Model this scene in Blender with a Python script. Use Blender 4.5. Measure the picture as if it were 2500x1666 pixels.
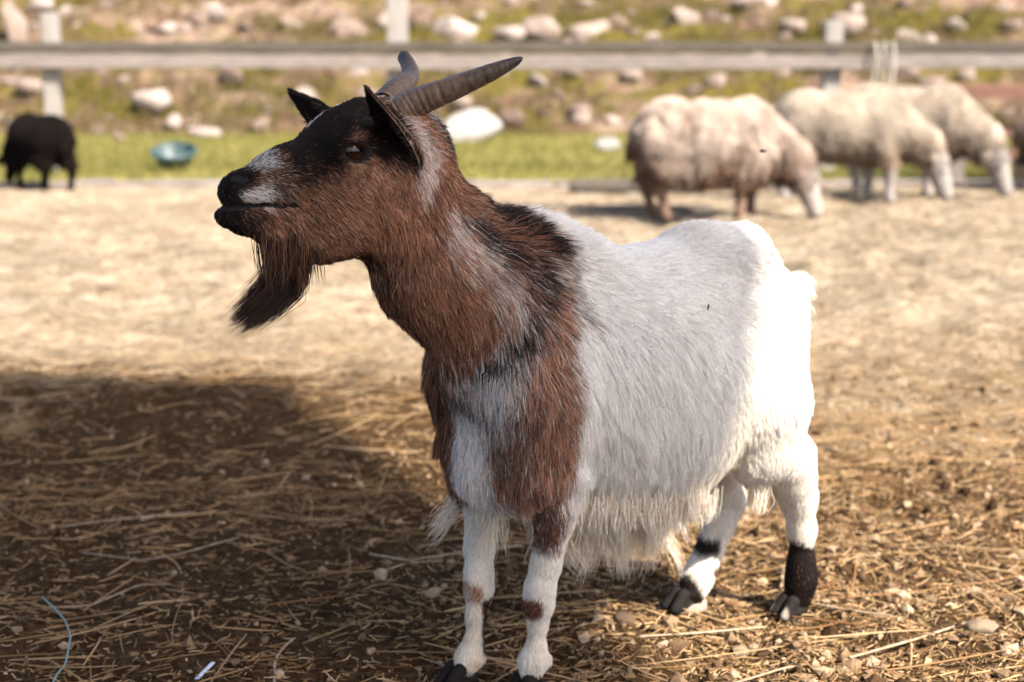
import bpy, bmesh, math, random
import numpy as np
from mathutils import Vector, Matrix, kdtree

for o in list(bpy.data.objects):
    bpy.data.objects.remove(o)
scene = bpy.context.scene
col = scene.collection
R = math.radians

# ---------------------------------------------------------------- camera
EYE = 0.82
cam_data = bpy.data.cameras.new('camera')
cam = bpy.data.objects.new('camera', cam_data)
col.objects.link(cam)
cam.location = (0, 0, EYE)
cam.rotation_euler = (R(90) - math.atan(265 / 1422), 0, 0)
cam_data.sensor_width = 36
cam_data.lens = 36 * 1422 / 1024
cam_data.clip_start = 0.02
cam_data.clip_end = 400
cam_data.dof.use_dof = True
cam_data.dof.focus_distance = 1.68
cam_data.dof.aperture_fstop = 3.7
cam_data.dof.aperture_blades = 7
scene.camera = cam

# ---------------------------------------------------------------- light
SUN_EL, SUN_AZ = 46.0, 135.0          # azimuth clockwise from +Y
world = bpy.data.worlds.new('World')
scene.world = world
world.use_nodes = True
wn = world.node_tree.nodes
sky = wn.new('ShaderNodeTexSky')
sky.sky_type = 'NISHITA'
sky.sun_disc = False
sky.sun_elevation = R(SUN_EL)
sky.sun_rotation = R(SUN_AZ)
sky.air_density = 0.6
sky.dust_density = 2.6
sky.ozone_density = 0.4
wn['Background'].inputs['Strength'].default_value = 0.138
world.node_tree.links.new(sky.outputs['Color'], wn['Background'].inputs['Color'])
sun_data = bpy.data.lights.new('sun', 'SUN')
sun_data.energy = 4.8
sun_data.angle = R(0.53)
sun_data.color = (1.0, 0.91, 0.79)
sun = bpy.data.objects.new('sun', sun_data)
col.objects.link(sun)
to_sun = Vector((math.sin(R(SUN_AZ)) * math.cos(R(SUN_EL)), math.cos(R(SUN_AZ)) * math.cos(R(SUN_EL)), math.sin(R(SUN_EL))))
sun.rotation_euler = to_sun.to_track_quat('Z', 'Y').to_euler()
sun.location = to_sun * 30
vs = scene.view_settings
vs.view_transform = 'Standard'
vs.look = 'None'
vs.exposure = 1.85
vs.gamma = 1.0
vs.use_curve_mapping = False
scene.cycles.max_bounces = 12
scene.cycles.diffuse_bounces = 8
scene.cycles.transparent_max_bounces = 12
scene.cycles.use_denoising = True

# ---------------------------------------------------------------- helpers
rng = np.random.default_rng(7)


def tag(o, label, cat, group=None, kind=None):
    if label:
        o['label'] = label
    if cat:
        o['category'] = cat
    if group:
        o['group'] = group
    if kind:
        o['kind'] = kind
    return o


def structure(o):
    o['kind'] = 'structure'
    return o


def empty(name, loc=(0, 0, 0)):
    o = bpy.data.objects.new(name, None)
    o.location = loc
    o.empty_display_size = 0.1
    col.objects.link(o)
    return o


def link(name, me, mat=None, parent=None):
    o = bpy.data.objects.new(name, me)
    col.objects.link(o)
    if mat is not None and hasattr(me, 'materials'):
        me.materials.clear()
        me.materials.append(mat)
    if parent is not None:
        o.parent = parent
    return o


def mesh_np(name, verts, faces, smooth=True):
    """faces: int array n x 3 or n x 4"""
    me = bpy.data.meshes.new(name)
    verts = np.asarray(verts, np.float32)
    faces = np.asarray(faces, np.int32)
    k = faces.shape[1]
    me.vertices.add(len(verts))
    me.vertices.foreach_set('co', verts.ravel())
    me.loops.add(faces.size)
    me.loops.foreach_set('vertex_index', faces.ravel())
    me.polygons.add(len(faces))
    me.polygons.foreach_set('loop_start', np.arange(len(faces), dtype=np.int32) * k)
    me.polygons.foreach_set('use_smooth', np.full(len(faces), smooth))
    me.update(calc_edges=True)
    me.validate()
    return me


def bm_mesh(name, bm, smooth=False):
    me = bpy.data.meshes.new(name)
    bm.normal_update()
    bm.to_mesh(me)
    bm.free()
    if smooth:
        me.polygons.foreach_set('use_smooth', np.ones(len(me.polygons), bool))
    return me


# value noise -------------------------------------------------------------
_perm = np.random.default_rng(11).random(65536).astype(np.float32)


def vnoise(p, seed=0):
    """smooth value noise in 0..1 at points n x 3"""
    p = np.asarray(p, np.float64)
    i = np.floor(p).astype(np.int64)
    f = p - i
    f = f * f * (3 - 2 * f)
    out = 0
    for dx in (0, 1):
        for dy in (0, 1):
            for dz in (0, 1):
                h = ((i[:, 0] + dx) * 73856093 ^ (i[:, 1] + dy) * 19349663 ^ (i[:, 2] + dz) * 83492791 ^ seed * 2654435761) & 65535
                w = (f[:, 0] if dx else 1 - f[:, 0]) * (f[:, 1] if dy else 1 - f[:, 1]) * (f[:, 2] if dz else 1 - f[:, 2])
                out = out + w * _perm[h]
    return out


def fbm(p, octaves=4, seed=0):
    p = np.asarray(p, np.float64)
    a, s, t = 0.5, 0, 0
    for k in range(octaves):
        s = s + a * vnoise(p * (2.03 ** k) + 17.3 * k, seed + k)
        t += a
        a *= 0.5
    return s / t


def flat3(xy):
    return np.column_stack([xy, np.zeros(len(xy))])


# signed-distance modelling ------------------------------------------------
class Solid:
    def __init__(s, lo, hi, h):
        s.lo = np.array(lo, float)
        s.h = h
        s.n = np.ceil((np.array(hi, float) - s.lo) / h).astype(int) + 1
        s.f = np.full(s.n, 0.5, np.float32)

    def _box(s, lo, hi):
        a = np.clip(np.floor((lo - s.lo) / s.h).astype(int), 0, s.n)
        b = np.clip(np.ceil((hi - s.lo) / s.h).astype(int) + 1, 0, s.n)
        if (b <= a).any():
            return None
        ax = [(s.lo[i] + s.h * np.arange(a[i], b[i])).astype(np.float32) for i in range(3)]
        return tuple(slice(a[i], b[i]) for i in range(3)), np.meshgrid(*ax, indexing='ij', sparse=True)

    def _add(s, sl, d, k, cut):
        g = s.f[sl]
        if cut:
            d = -d
            h = np.clip(0.5 - 0.5 * (g - d) / k, 0, 1)
            s.f[sl] = g * (1 - h) + d * h + k * h * (1 - h)
        else:
            h = np.clip(0.5 + 0.5 * (g - d) / k, 0, 1)
            s.f[sl] = g * (1 - h) + d * h - k * h * (1 - h)

    def cone(s, a, b, ra, rb, w=1.0, k=0.02, cut=False, wz=1.0):
        """round cone from a to b; w widens it sideways (second axis)"""
        a = np.array(a, float)
        b = np.array(b, float)
        m = np.array([1, w, wz])
        r = max(ra, rb)
        pad = r * np.maximum(m, 1) + k + 3 * s.h
        box = s._box(np.minimum(a, b) - pad, np.maximum(a, b) + pad)
        if box is None:
            return
        sl, (X, Y, Z) = box
        a2, b2 = a / m, b / m
        X, Y, Z = X - a2[0], Y / m[1] - a2[1], Z / m[2] - a2[2]
        ab = b2 - a2
        l2 = float(ab @ ab) + 1e-12
        t = np.clip((X * ab[0] + Y * ab[1] + Z * ab[2]) / l2, 0, 1)
        d = np.sqrt((X - t * ab[0]) ** 2 + (Y - t * ab[1]) ** 2 + (Z - t * ab[2]) ** 2) - (ra + (rb - ra) * t)
        s._add(sl, d * min(1, w, wz), k, cut)

    def chain(s, pts, w=1.0, k=0.02):
        for (a, ra), (b, rb) in zip(pts[:-1], pts[1:]):
            s.cone(a, b, ra, rb, w, k)

    def ball(s, c, r, k=0.02, cut=False, pitch=0.0, yaw=0.0):
        """ellipsoid with radii r = (along, sideways, up), pitched about the side axis"""
        c = np.array(c, float)
        r = np.array(r, float)
        pad = r.max() + k + 3 * s.h
        box = s._box(c - pad, c + pad)
        if box is None:
            return
        sl, (X, Y, Z) = box
        X, Y, Z = X - c[0], Y - c[1], Z - c[2]
        if yaw:
            cy, sy = math.cos(yaw), math.sin(yaw)
            X, Y = X * cy + Y * sy, -X * sy + Y * cy
        if pitch:
            cp, sp = math.cos(pitch), math.sin(pitch)
            X, Z = X * cp + Z * sp, -X * sp + Z * cp
        k0 = np.sqrt((X / r[0]) ** 2 + (Y / r[1]) ** 2 + (Z / r[2]) ** 2)
        k1 = np.sqrt((X / r[0] ** 2) ** 2 + (Y / r[1] ** 2) ** 2 + (Z / r[2] ** 2) ** 2)
        d = k0 * (k0 - 1) / np.maximum(k1, 1e-6)
        s._add(sl, d, k, cut)

    def surface(s, relax=2):
        """naive surface nets -> verts, quads"""
        f = s.f
        neg = f < 0
        n = s.n
        c = np.zeros(n - 1, np.uint8)
        for dx in (0, 1):
            for dy in (0, 1):
                for dz in (0, 1):
                    c += neg[dx:n[0] - 1 + dx, dy:n[1] - 1 + dy, dz:n[2] - 1 + dz]
        cells = np.argwhere((c > 0) & (c < 8))
        idx = np.full(n - 1, -1, np.int32)
        idx[tuple(cells.T)] = np.arange(len(cells))
        acc = np.zeros((len(cells), 3))
        cnt = np.zeros(len(cells))
        corners = [(x, y, z) for x in (0, 1) for y in (0, 1) for z in (0, 1)]
        val = {q: f[tuple((cells + q).T)].astype(float) for q in corners}
        for q in corners:
            for ax in range(3):
                if q[ax] == 0:
                    p = list(q)
                    p[ax] = 1
                    p = tuple(p)
                    a, b = val[q], val[p]
                    m = (a < 0) != (b < 0)
                    t = np.where(m, a / np.where(m, a - b, 1), 0)
                    pos = np.tile(np.array(q, float), (len(cells), 1))
                    pos[:, ax] = t
                    acc += pos * m[:, None]
                    cnt += m
        verts = s.lo + s.h * (cells + acc / cnt[:, None])
        quads = []
        for ax in range(3):
            o1, o2 = (ax + 1) % 3, (ax + 2) % 3
            s0 = [slice(None)] * 3
            s1 = [slice(None)] * 3
            s0[ax], s1[ax] = slice(0, n[ax] - 1), slice(1, n[ax])
            ch = neg[tuple(s0)] != neg[tuple(s1)]
            e = np.argwhere(ch)
            e = e[(e[:, o1] > 0) & (e[:, o2] > 0) & (e[:, o1] < n[o1] - 1) & (e[:, o2] < n[o2] - 1)]
            flip = neg[tuple(s0)][tuple(e.T)]
            d1 = np.zeros(3, int)
            d2 = np.zeros(3, int)
            d1[o1], d2[o2] = 1, 1
            q = np.stack([idx[tuple((e - d1 - d2).T)], idx[tuple((e - d2).T)], idx[tuple(e.T)], idx[tuple((e - d1).T)]], 1)
            q[~flip] = q[~flip][:, ::-1]
            quads.append(q)
        quads = np.concatenate(quads)
        for _ in range(relax):
            sm = np.zeros_like(verts)
            ct = np.zeros(len(verts))
            for i in range(4):
                a, b = quads[:, i], quads[:, (i + 1) % 4]
                np.add.at(sm, a, verts[b])
                np.add.at(ct, a, 1)
            verts = 0.5 * verts + 0.5 * sm / np.maximum(ct, 1)[:, None]
        return verts, quads


def normals_of(verts, quads):
    a, b, c, d = (verts[quads[:, i]] for i in range(4))
    n = np.cross(c - a, d - b)
    vn = np.zeros_like(verts)
    for i in range(4):
        np.add.at(vn, quads[:, i], n)
    return vn / np.maximum(np.linalg.norm(vn, axis=1), 1e-12)[:, None], 0.5 * np.linalg.norm(n, axis=1)


def unit(v):
    return v / np.maximum(np.linalg.norm(v, axis=-1), 1e-9)[..., None]


def strands(name, pts, rad, colr, mat, parent=None):
    """pts n x k x 3, rad n x k, colr n x 3: a hair-curve object"""
    n, k = pts.shape[:2]
    hc = bpy.data.hair_curves.new(name)
    hc.add_curves([k] * n)
    hc.position_data.foreach_set('vector', np.ascontiguousarray(pts, np.float32).ravel())
    if 'radius' not in hc.attributes:
        hc.attributes.new('radius', 'FLOAT', 'POINT')
    hc.attributes['radius'].data.foreach_set('value', np.ascontiguousarray(rad, np.float32).ravel())
    at = hc.attributes.new('tint', 'FLOAT_COLOR', 'CURVE')
    c4 = np.column_stack([colr, np.ones(n)]).astype(np.float32)
    at.data.foreach_set('color', c4.ravel())
    hc.materials.append(mat)
    o = bpy.data.objects.new(name, hc)
    col.objects.link(o)
    if parent is not None:
        o.parent = parent
    return o


# materials ---------------------------------------------------------------
class Nodes:
    def __init__(s, name):
        s.m = bpy.data.materials.new(name)
        s.m.use_nodes = True
        s.t = s.m.node_tree
        s.b = s.t.nodes['Principled BSDF']
        s.out = s.t.nodes['Material Output']

    def n(s, typ, **kw):
        nd = s.t.nodes.new('ShaderNode' + typ)
        for k, v in kw.items():
            if k in nd.inputs:
                nd.inputs[k].default_value = v
            else:
                setattr(nd, k, v)
        return nd

    def l(s, a, b):
        s.t.links.new(a, b)

    def ramp(s, fac, stops, interp='LINEAR'):
        r = s.n('ValToRGB')
        r.color_ramp.interpolation = interp
        e = r.color_ramp.elements
        while len(e) < len(stops):
            e.new(0.5)
        for el, (p, c) in zip(e, stops):
            el.position = p
            el.color = (*c, 1) if len(c) == 3 else c
        s.l(fac, r.inputs['Fac'])
        return r.outputs['Color']

    def noise(s, scale, detail=4, rough=0.55, vec=None, dist=0.0):
        t = s.n('TexNoise', Scale=scale, Detail=detail, Roughness=rough, Distortion=dist)
        if vec is not None:
            s.l(vec, t.inputs['Vector'])
        return t.outputs['Fac']

    def coords(s, kind='Object', scale=(1, 1, 1)):
        tc = s.n('TexCoord')
        mp = s.n('Mapping')
        mp.inputs['Scale'].default_value = scale
        s.l(tc.outputs[kind], mp.inputs['Vector'])
        return mp.outputs['Vector']

    def mix(s, fac, a, b, mode='MIX'):
        m = s.n('MixRGB', blend_type=mode)
        for sock, v in ((m.inputs['Fac'], fac), (m.inputs['Color1'], a), (m.inputs['Color2'], b)):
            if hasattr(v, 'is_linked') or hasattr(v, 'links'):
                s.l(v, sock)
            elif isinstance(v, (int, float)):
                sock.default_value = v
            else:
                sock.default_value = (*v, 1)
        return m.outputs['Color']

    def bump(s, h, strength=0.5, dist=0.01):
        b = s.n('Bump', Strength=strength, Distance=dist)
        s.l(h, b.inputs['Height'])
        s.l(b.outputs['Normal'], s.b.inputs['Normal'])

    def done(s, color=None, rough=0.8, spec=0.3):
        if color is not None:
            if isinstance(color, tuple):
                s.b.inputs['Base Color'].default_value = (*color, 1)
            else:
                s.l(color, s.b.inputs['Base Color'])
        if isinstance(rough, (int, float)):
            s.b.inputs['Roughness'].default_value = rough
        else:
            s.l(rough, s.b.inputs['Roughness'])
        s.b.inputs['Specular IOR Level'].default_value = spec
        return s.m


def strand_material(name, rough=0.55, spec=0.3, trans=0.25):
    N = Nodes(name)
    at = N.n('Attribute', attribute_name='tint')
    N.l(at.outputs['Color'], N.b.inputs['Base Color'])
    N.b.inputs['Roughness'].default_value = rough
    N.b.inputs['Specular IOR Level'].default_value = spec
    if trans:
        tr = N.n('BsdfTranslucent')
        N.l(at.outputs['Color'], tr.inputs['Color'])
        mx = N.n('MixShader')
        mx.inputs[0].default_value = trans
        N.l(N.b.outputs[0], mx.inputs[1])
        N.l(tr.outputs[0], mx.inputs[2])
        N.l(mx.outputs[0], N.out.inputs['Surface'])
    return N.m


def tint_mesh_material(name, rough=0.8, spec=0.2):
    N = Nodes(name)
    at = N.n('Attribute', attribute_name='tint')
    nz = N.noise(180, 3, 0.6, N.coords('Object'))
    c = N.mix(1.0, at.outputs['Color'], N.ramp(nz, [(0.3, (0.72,) * 3), (0.7, (1.1,) * 3)]), 'MULTIPLY')
    N.bump(nz, 0.4, 0.003)
    return N.done(c, rough, spec)


def paint_points(me, colr):
    at = me.attributes.new('tint', 'FLOAT_COLOR', 'POINT')
    at.data.foreach_set('color', np.column_stack([colr, np.ones(len(colr))]).astype(np.float32).ravel())


# ================================================================ unseen roof added behind the camera to cast the yard shadow
def box(bm, lo, hi):
    v = [bm.verts.new((x, y, z)) for x in (lo[0], hi[0]) for y in (lo[1], hi[1]) for z in (lo[2], hi[2])]
    for f in ((0, 1, 3, 2), (4, 6, 7, 5), (0, 4, 5, 1), (2, 3, 7, 6), (0, 2, 6, 4), (1, 5, 7, 3)):
        bm.faces.new([v[i] for i in f])


def prism(bm, prof, x0, x1):
    """profile of (y, z) swept along x"""
    a = [bm.verts.new((x0, y, z)) for y, z in prof]
    b = [bm.verts.new((x1, y, z)) for y, z in prof]
    n = len(prof)
    for i in range(n):
        bm.faces.new((a[i], a[(i + 1) % n], b[(i + 1) % n], b[i]))
    bm.faces.new(a[::-1])
    bm.faces.new(b)


N = Nodes('shade_caster_boards')
v = N.coords('Object', (1, 1, 0.15))
c = N.ramp(N.noise(6, 4, 0.6, v), [(0.3, (0.52, 0.41, 0.31)), (0.7, (0.66, 0.54, 0.43))])
M_SHADE_CASTER = N.done(c, 0.8, 0.2)
N = Nodes('shade_caster_roof')
M_ROOF = N.done(N.ramp(N.noise(5, 4, 0.6, N.coords('Object')), [(0.3, (0.10, 0.10, 0.10)), (0.7, (0.17, 0.16, 0.15))]), 0.7, 0.3)
# added roof slab on posts; its skewed outline is fitted to the shadow edges
BH = 7.0
QX, QY = -0.682 + to_sun.x / to_sun.z * BH, 3.778 + to_sun.y / to_sun.z * BH     # front right corner of the roof
shade_caster = empty('added_shade_roof', (QX, QY, 0))
tag(shade_caster, 'unseen high roof on posts added behind the camera to shade the yard', 'shade_caster')
bm = bmesh.new()
lo_, hi_ = [], []
for x, y in ((0, 0), (-17.8, 2.7), (-17.8 + 4.0, 2.7 - 9.0), (4.0, -9.0)):
    lo_.append(bm.verts.new((x, y, BH - 0.001 * y - 0.12)))
    hi_.append(bm.verts.new((x, y, BH - 0.001 * y)))
bm.faces.new(lo_)
bm.faces.new(hi_[::-1])
for i in range(4):
    bm.faces.new((lo_[i], hi_[i], hi_[(i + 1) % 4], lo_[(i + 1) % 4]))
bmesh.ops.recalc_face_normals(bm, faces=bm.faces)
link('roof', bm_mesh('roof', bm), M_SHADE_CASTER, shade_caster)
for x, y in ((-2.4, -2.2), (-8.5, -2.0), (-14.5, -1.0), (1.5, -8.0), (-6.0, -7.6), (-12.0, -7.0)):
    bm = bmesh.new()
    box(bm, (x - 0.09, y - 0.09, 0), (x + 0.09, y + 0.09, BH - 0.125))
    link('post', bm_mesh('post', bm), M_SHADE_CASTER, shade_caster)
# ================================================================ yard ground
def axis(*segs):
    out = [segs[0][0]]
    for a, b, st in segs:
        n = max(1, round((b - a) / st))
        out += list(a + (b - a) * np.arange(1, n + 1) / n)
    return np.array(out)


def ground_height(x, y):
    x, y = np.asarray(x, float), np.asarray(y, float)
    p = flat3(np.column_stack([x.ravel(), y.ravel()]))
    fade = np.clip((10.4 - y.ravel()) / 1.5, 0, 1) * np.clip((y.ravel() + 3) / 2, 0, 1)
    z = (fbm(p * 3.1, 3, 21) - 0.5) * 0.045 + (fbm(p * 14, 3, 31) - 0.5) * (0.022 + 0.020 * np.clip((x.ravel() + 0.1) * 2, 0, 1)) + (fbm(p * 55, 2, 41) - 0.5) * (0.007 + 0.007 * np.clip((x.ravel() + 0.1) * 2, 0, 1))
    # the thick bedding heaps up towards the far side of the yard
    far = np.clip((y.ravel() - 3.2) / 3, 0, 1)
    z = z * (1 + 1.6 * far) + far * (0.02 * (fbm(p * 1.3, 2, 51) - 0.3) + 0.05 * (fbm(p * np.array([5, 9, 1]), 3, 53) - 0.5))
    # trodden flat where the goat stands
    for fx, fy in ((0.029, 1.80), (-0.072, 1.82), (0.426, 2.08), (0.269, 2.12)):
        q = np.exp(-((x.ravel() - fx) ** 2 + (y.ravel() - fy) ** 2) / 0.004)
        z = z * (1 - q) + (-0.001) * q
    return (z * fade).reshape(x.shape)


def sheet(xs, ys, zf):
    X, Y = np.meshgrid(xs, ys, indexing='ij')
    Z = zf(X, Y)
    v = np.stack([X, Y, Z], -1).reshape(-1, 3)
    ny = len(ys)
    i, j = np.meshgrid(np.arange(len(xs) - 1), np.arange(ny - 1), indexing='ij')
    f = np.stack([i * ny + j, (i + 1) * ny + j, (i + 1) * ny + j + 1, i * ny + j + 1], -1).reshape(-1, 4)
    return v, f


def straw_cover(p):
    """0 bare trodden soil .. 1 thick straw bedding"""
    x, y = p[:, 0], p[:, 1]
    q = flat3(np.column_stack([x, y]))
    edge = 3.95 - 0.5 * np.clip(x, -0.6, 2)  # more bare soil left, more straw right, to deepen the shade by colour
    c = np.clip(0.5 + (y - edge) / 2.2, 0.0, 1) + (fbm(q * 2.2, 3, 61) - 0.5) * 0.9
    return np.clip(c, 0, 1)


xs = axis((-70, -6, 4), (-6, -2, 0.08), (-2, 2, 0.013), (2, 6, 0.08), (6, 70, 4))
ys = axis((-30, 1.0, 1.0), (1.0, 4.2, 0.013), (4.2, 11, 0.06), (11, 30, 1.0), (30, 120, 6))
v, f = sheet(xs, ys, ground_height)
me = mesh_np('ground', v, f)
cover = straw_cover(v)
at = me.attributes.new('cover', 'FLOAT', 'POINT')
at.data.foreach_set('value', cover.astype(np.float32))
N = Nodes('yard_soil')
co = N.coords('Object')
n1 = N.noise(9, 6, 0.65, co)
n2 = N.noise(70, 5, 0.7, co)
n3 = N.noise(260, 3, 0.6, co)
soil = N.ramp(n2, [(0.25, (0.012, 0.0062, 0.0028)), (0.5, (0.036, 0.0205, 0.0095)), (0.75, (0.125, 0.080, 0.042))])
soil = N.mix(N.ramp(n1, [(0.35, (0, 0, 0)), (0.65, (1, 1, 1))]), soil, N.mix(0.5, soil, (0.070, 0.044, 0.024)))
soil = N.mix(1.0, soil, N.ramp(n3, [(0.3, (0.65,) * 3), (0.7, (1.3,) * 3)]), 'MULTIPLY')
sv = N.coords('Object', (4, 30, 10))
st = N.noise(6, 6, 0.7, sv, 0.6)
straw = N.ramp(st, [(0.25, (0.115, 0.080, 0.050)), (0.45, (0.225, 0.178, 0.123)), (0.6, (0.32, 0.275, 0.207)), (0.8, (0.42, 0.37, 0.295))])
ca = N.n('Attribute', attribute_name='cover')
fac = N.ramp(N.mix(0.35, ca.outputs['Fac'], N.mix(0.5, n1, n2)), [(0.36, (0, 0, 0)), (0.62, (1, 1, 1))])
hgt = N.mix(0.5, n2, n3)
N.bump(hgt, 0.9, 0.012)
big = N.noise(4.2, 5, 0.65, N.coords('Object', (0.8, 1.3, 1)))
straw = N.mix(1.0, straw, N.ramp(big, [(0.34, (0.74, 0.67, 0.59)), (0.56, (1.03, 1.03, 1.02))]), 'MULTIPLY')
M_GROUND = N.done(N.mix(fac, soil, straw), 1.0, 0.0)
ground = structure(link('ground', me, M_GROUND))

# strip of short grass beyond the yard
N = Nodes('lawn')
co = N.coords('Object')
N.bump(N.noise(30, 4, 0.6, co), 0.6, 0.03)
M_LAWN = N.done(N.mix(N.ramp(N.noise(0.9, 4, 0.6, N.coords('Object', (0.5, 1.4, 1))), [(0.35, (0, 0, 0)), (0.68, (1, 1, 1))]), (0.160, 0.142, 0.030), (0.235, 0.192, 0.070)), 0.9, 0.1)
v, f = sheet(axis((-40, 40, 0.5)), axis((10.85, 20.0, 0.25)), lambda X, Y: 0.012 + 0.03 * (fbm(flat3(np.column_stack([X.ravel(), Y.ravel()])) * 0.8, 2, 71).reshape(X.shape)) * np.clip((Y - 10.85) / 0.6, 0, 1))
lawn = structure(link('lawn', mesh_np('lawn', v, f), M_LAWN))


# ---------------------------------------------------------------- hillside
def hill_base(x, y):
    s = np.maximum(0, y - 19.2)
    cap = np.where(x < 8.7, 2.0 + (8.7 - x) * 0.55, np.maximum(0.6, 2.0 - (x - 8.7) * 0.25))
    return np.minimum(0.40 * s, cap)


def hill_height(x, y):
    p = flat3(np.column_stack([x.ravel(), y.ravel()]))
    b = hill_base(x, y)
    w = np.clip((y - 18.9) / 1.5, 0, 1)
    r = (fbm(p * 0.9, 4, 81) - 0.5) * 0.55 + (fbm(p * 3.5, 3, 91) - 0.5) * 0.28
    return b + w * r.reshape(x.shape) - 0.05 * (1 - w)


v, f = sheet(axis((-45, -11, 1.0), (-11, 11, 0.09), (11, 45, 1.0)), axis((18.7, 27, 0.09), (27, 70, 1.2)), hill_height)
me = mesh_np('hillside', v, f)
N = Nodes('hill_turf')
co = N.coords('Object')
a = N.noise(0.55, 5, 0.6, N.coords('Object', (0.8, 1, 1.6)), 0.4)
b = N.noise(2.6, 5, 0.65, co, 0.5)
c3 = N.noise(14, 4, 0.7, co)
dry = N.ramp(b, [(0.25, (0.036, 0.019, 0.010)), (0.42, (0.095, 0.058, 0.038)), (0.62, (0.235, 0.172, 0.132))])
green = N.ramp(c3, [(0.3, (0.018, 0.014, 0.003)), (0.7, (0.115, 0.092, 0.018))])
m = N.ramp(N.mix(0.45, a, b), [(0.462, (0, 0, 0)), (0.522, (1, 1, 1))])
N.bump(N.mix(0.5, b, c3), 0.8, 0.12)
M_HILL = N.done(N.mix(m, dry, green), 0.95, 0.1)
hill = structure(link('hillside', me, M_HILL))
# ---------------------------------------------------------------- rocks on the hillside
N = Nodes('pale_rock')
oi = N.n('ObjectInfo')
n1 = N.noise(3.0, 6, 0.65, N.coords('Object'))
n2 = N.noise(22, 4, 0.6, N.coords('Object'))
base = N.ramp(oi.outputs['Random'], [(0.0, (0.13, 0.092, 0.074)), (0.35, (0.21, 0.162, 0.138)), (0.75, (0.33, 0.285, 0.26)), (1.0, (0.10, 0.066, 0.052))])
rc = N.mix(1.0, base, N.ramp(n1, [(0.3, (0.62, 0.58, 0.52)), (0.7, (1.12,) * 3)]), 'MULTIPLY')
N.bump(N.mix(0.5, n1, n2), 0.7, 0.08)
M_ROCK = N.done(rc, 0.9, 0.2)
N = Nodes('white_boulder')
n1 = N.noise(2.4, 6, 0.65, N.coords('Object'))
N.bump(n1, 0.6, 0.1)
M_BOULDER = N.done(N.ramp(n1, [(0.3, (0.17, 0.16, 0.15)), (0.7, (0.26, 0.252, 0.24))]), 0.85, 0.2)


def rock_mesh(seed, sub=3):
    bm = bmesh.new()
    bmesh.ops.create_icosphere(bm, subdivisions=sub, radius=0.5)
    rg = np.random.default_rng(seed)
    co = np.array([v.co[:] for v in bm.verts])
    planes = unit(rg.normal(0, 1, (9, 3)))
    lim = rg.uniform(0.20, 0.42, 9)
    for n, l in zip(planes, lim):
        d = co @ n
        co -= np.maximum(d - l, 0)[:, None] * n * 0.97
    co *= (1 + 0.34 * (fbm(co * 3 + seed, 3, seed) - 0.5))[:, None]
    co /= np.abs(co).max(0) * 2
    for v, c in zip(bm.verts, co):
        v.co = c
    return bm_mesh('rock', bm, True)


ROCKS = [rock_mesh(100 + i) for i in range(10)]


def rock(name, x, y, z, w, h, label, group, mat, k, deep=None, grow_=1.0):
    me = ROCKS[k % 10]
    o = bpy.data.objects.new(name, me)
    col.objects.link(o)
    if not me.materials:
        me.materials.append(mat)
    if o.material_slots[0].material != mat:
        o.material_slots[0].link = 'OBJECT'
        o.material_slots[0].material = mat
    w, h = w * grow_, h * grow_
    o.scale = (w * 1.06, (deep or (0.7 * w + 0.3 * h)), h * 1.25)
    o.location = (x, y + 0.25 * o.scale[1], z + 0.38 * h)
    o.rotation_euler = (0, 0, rng.uniform(-0.5, 0.5) if deep is None else 0)
    tag(o, label, 'rock', group)
    return o


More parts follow.
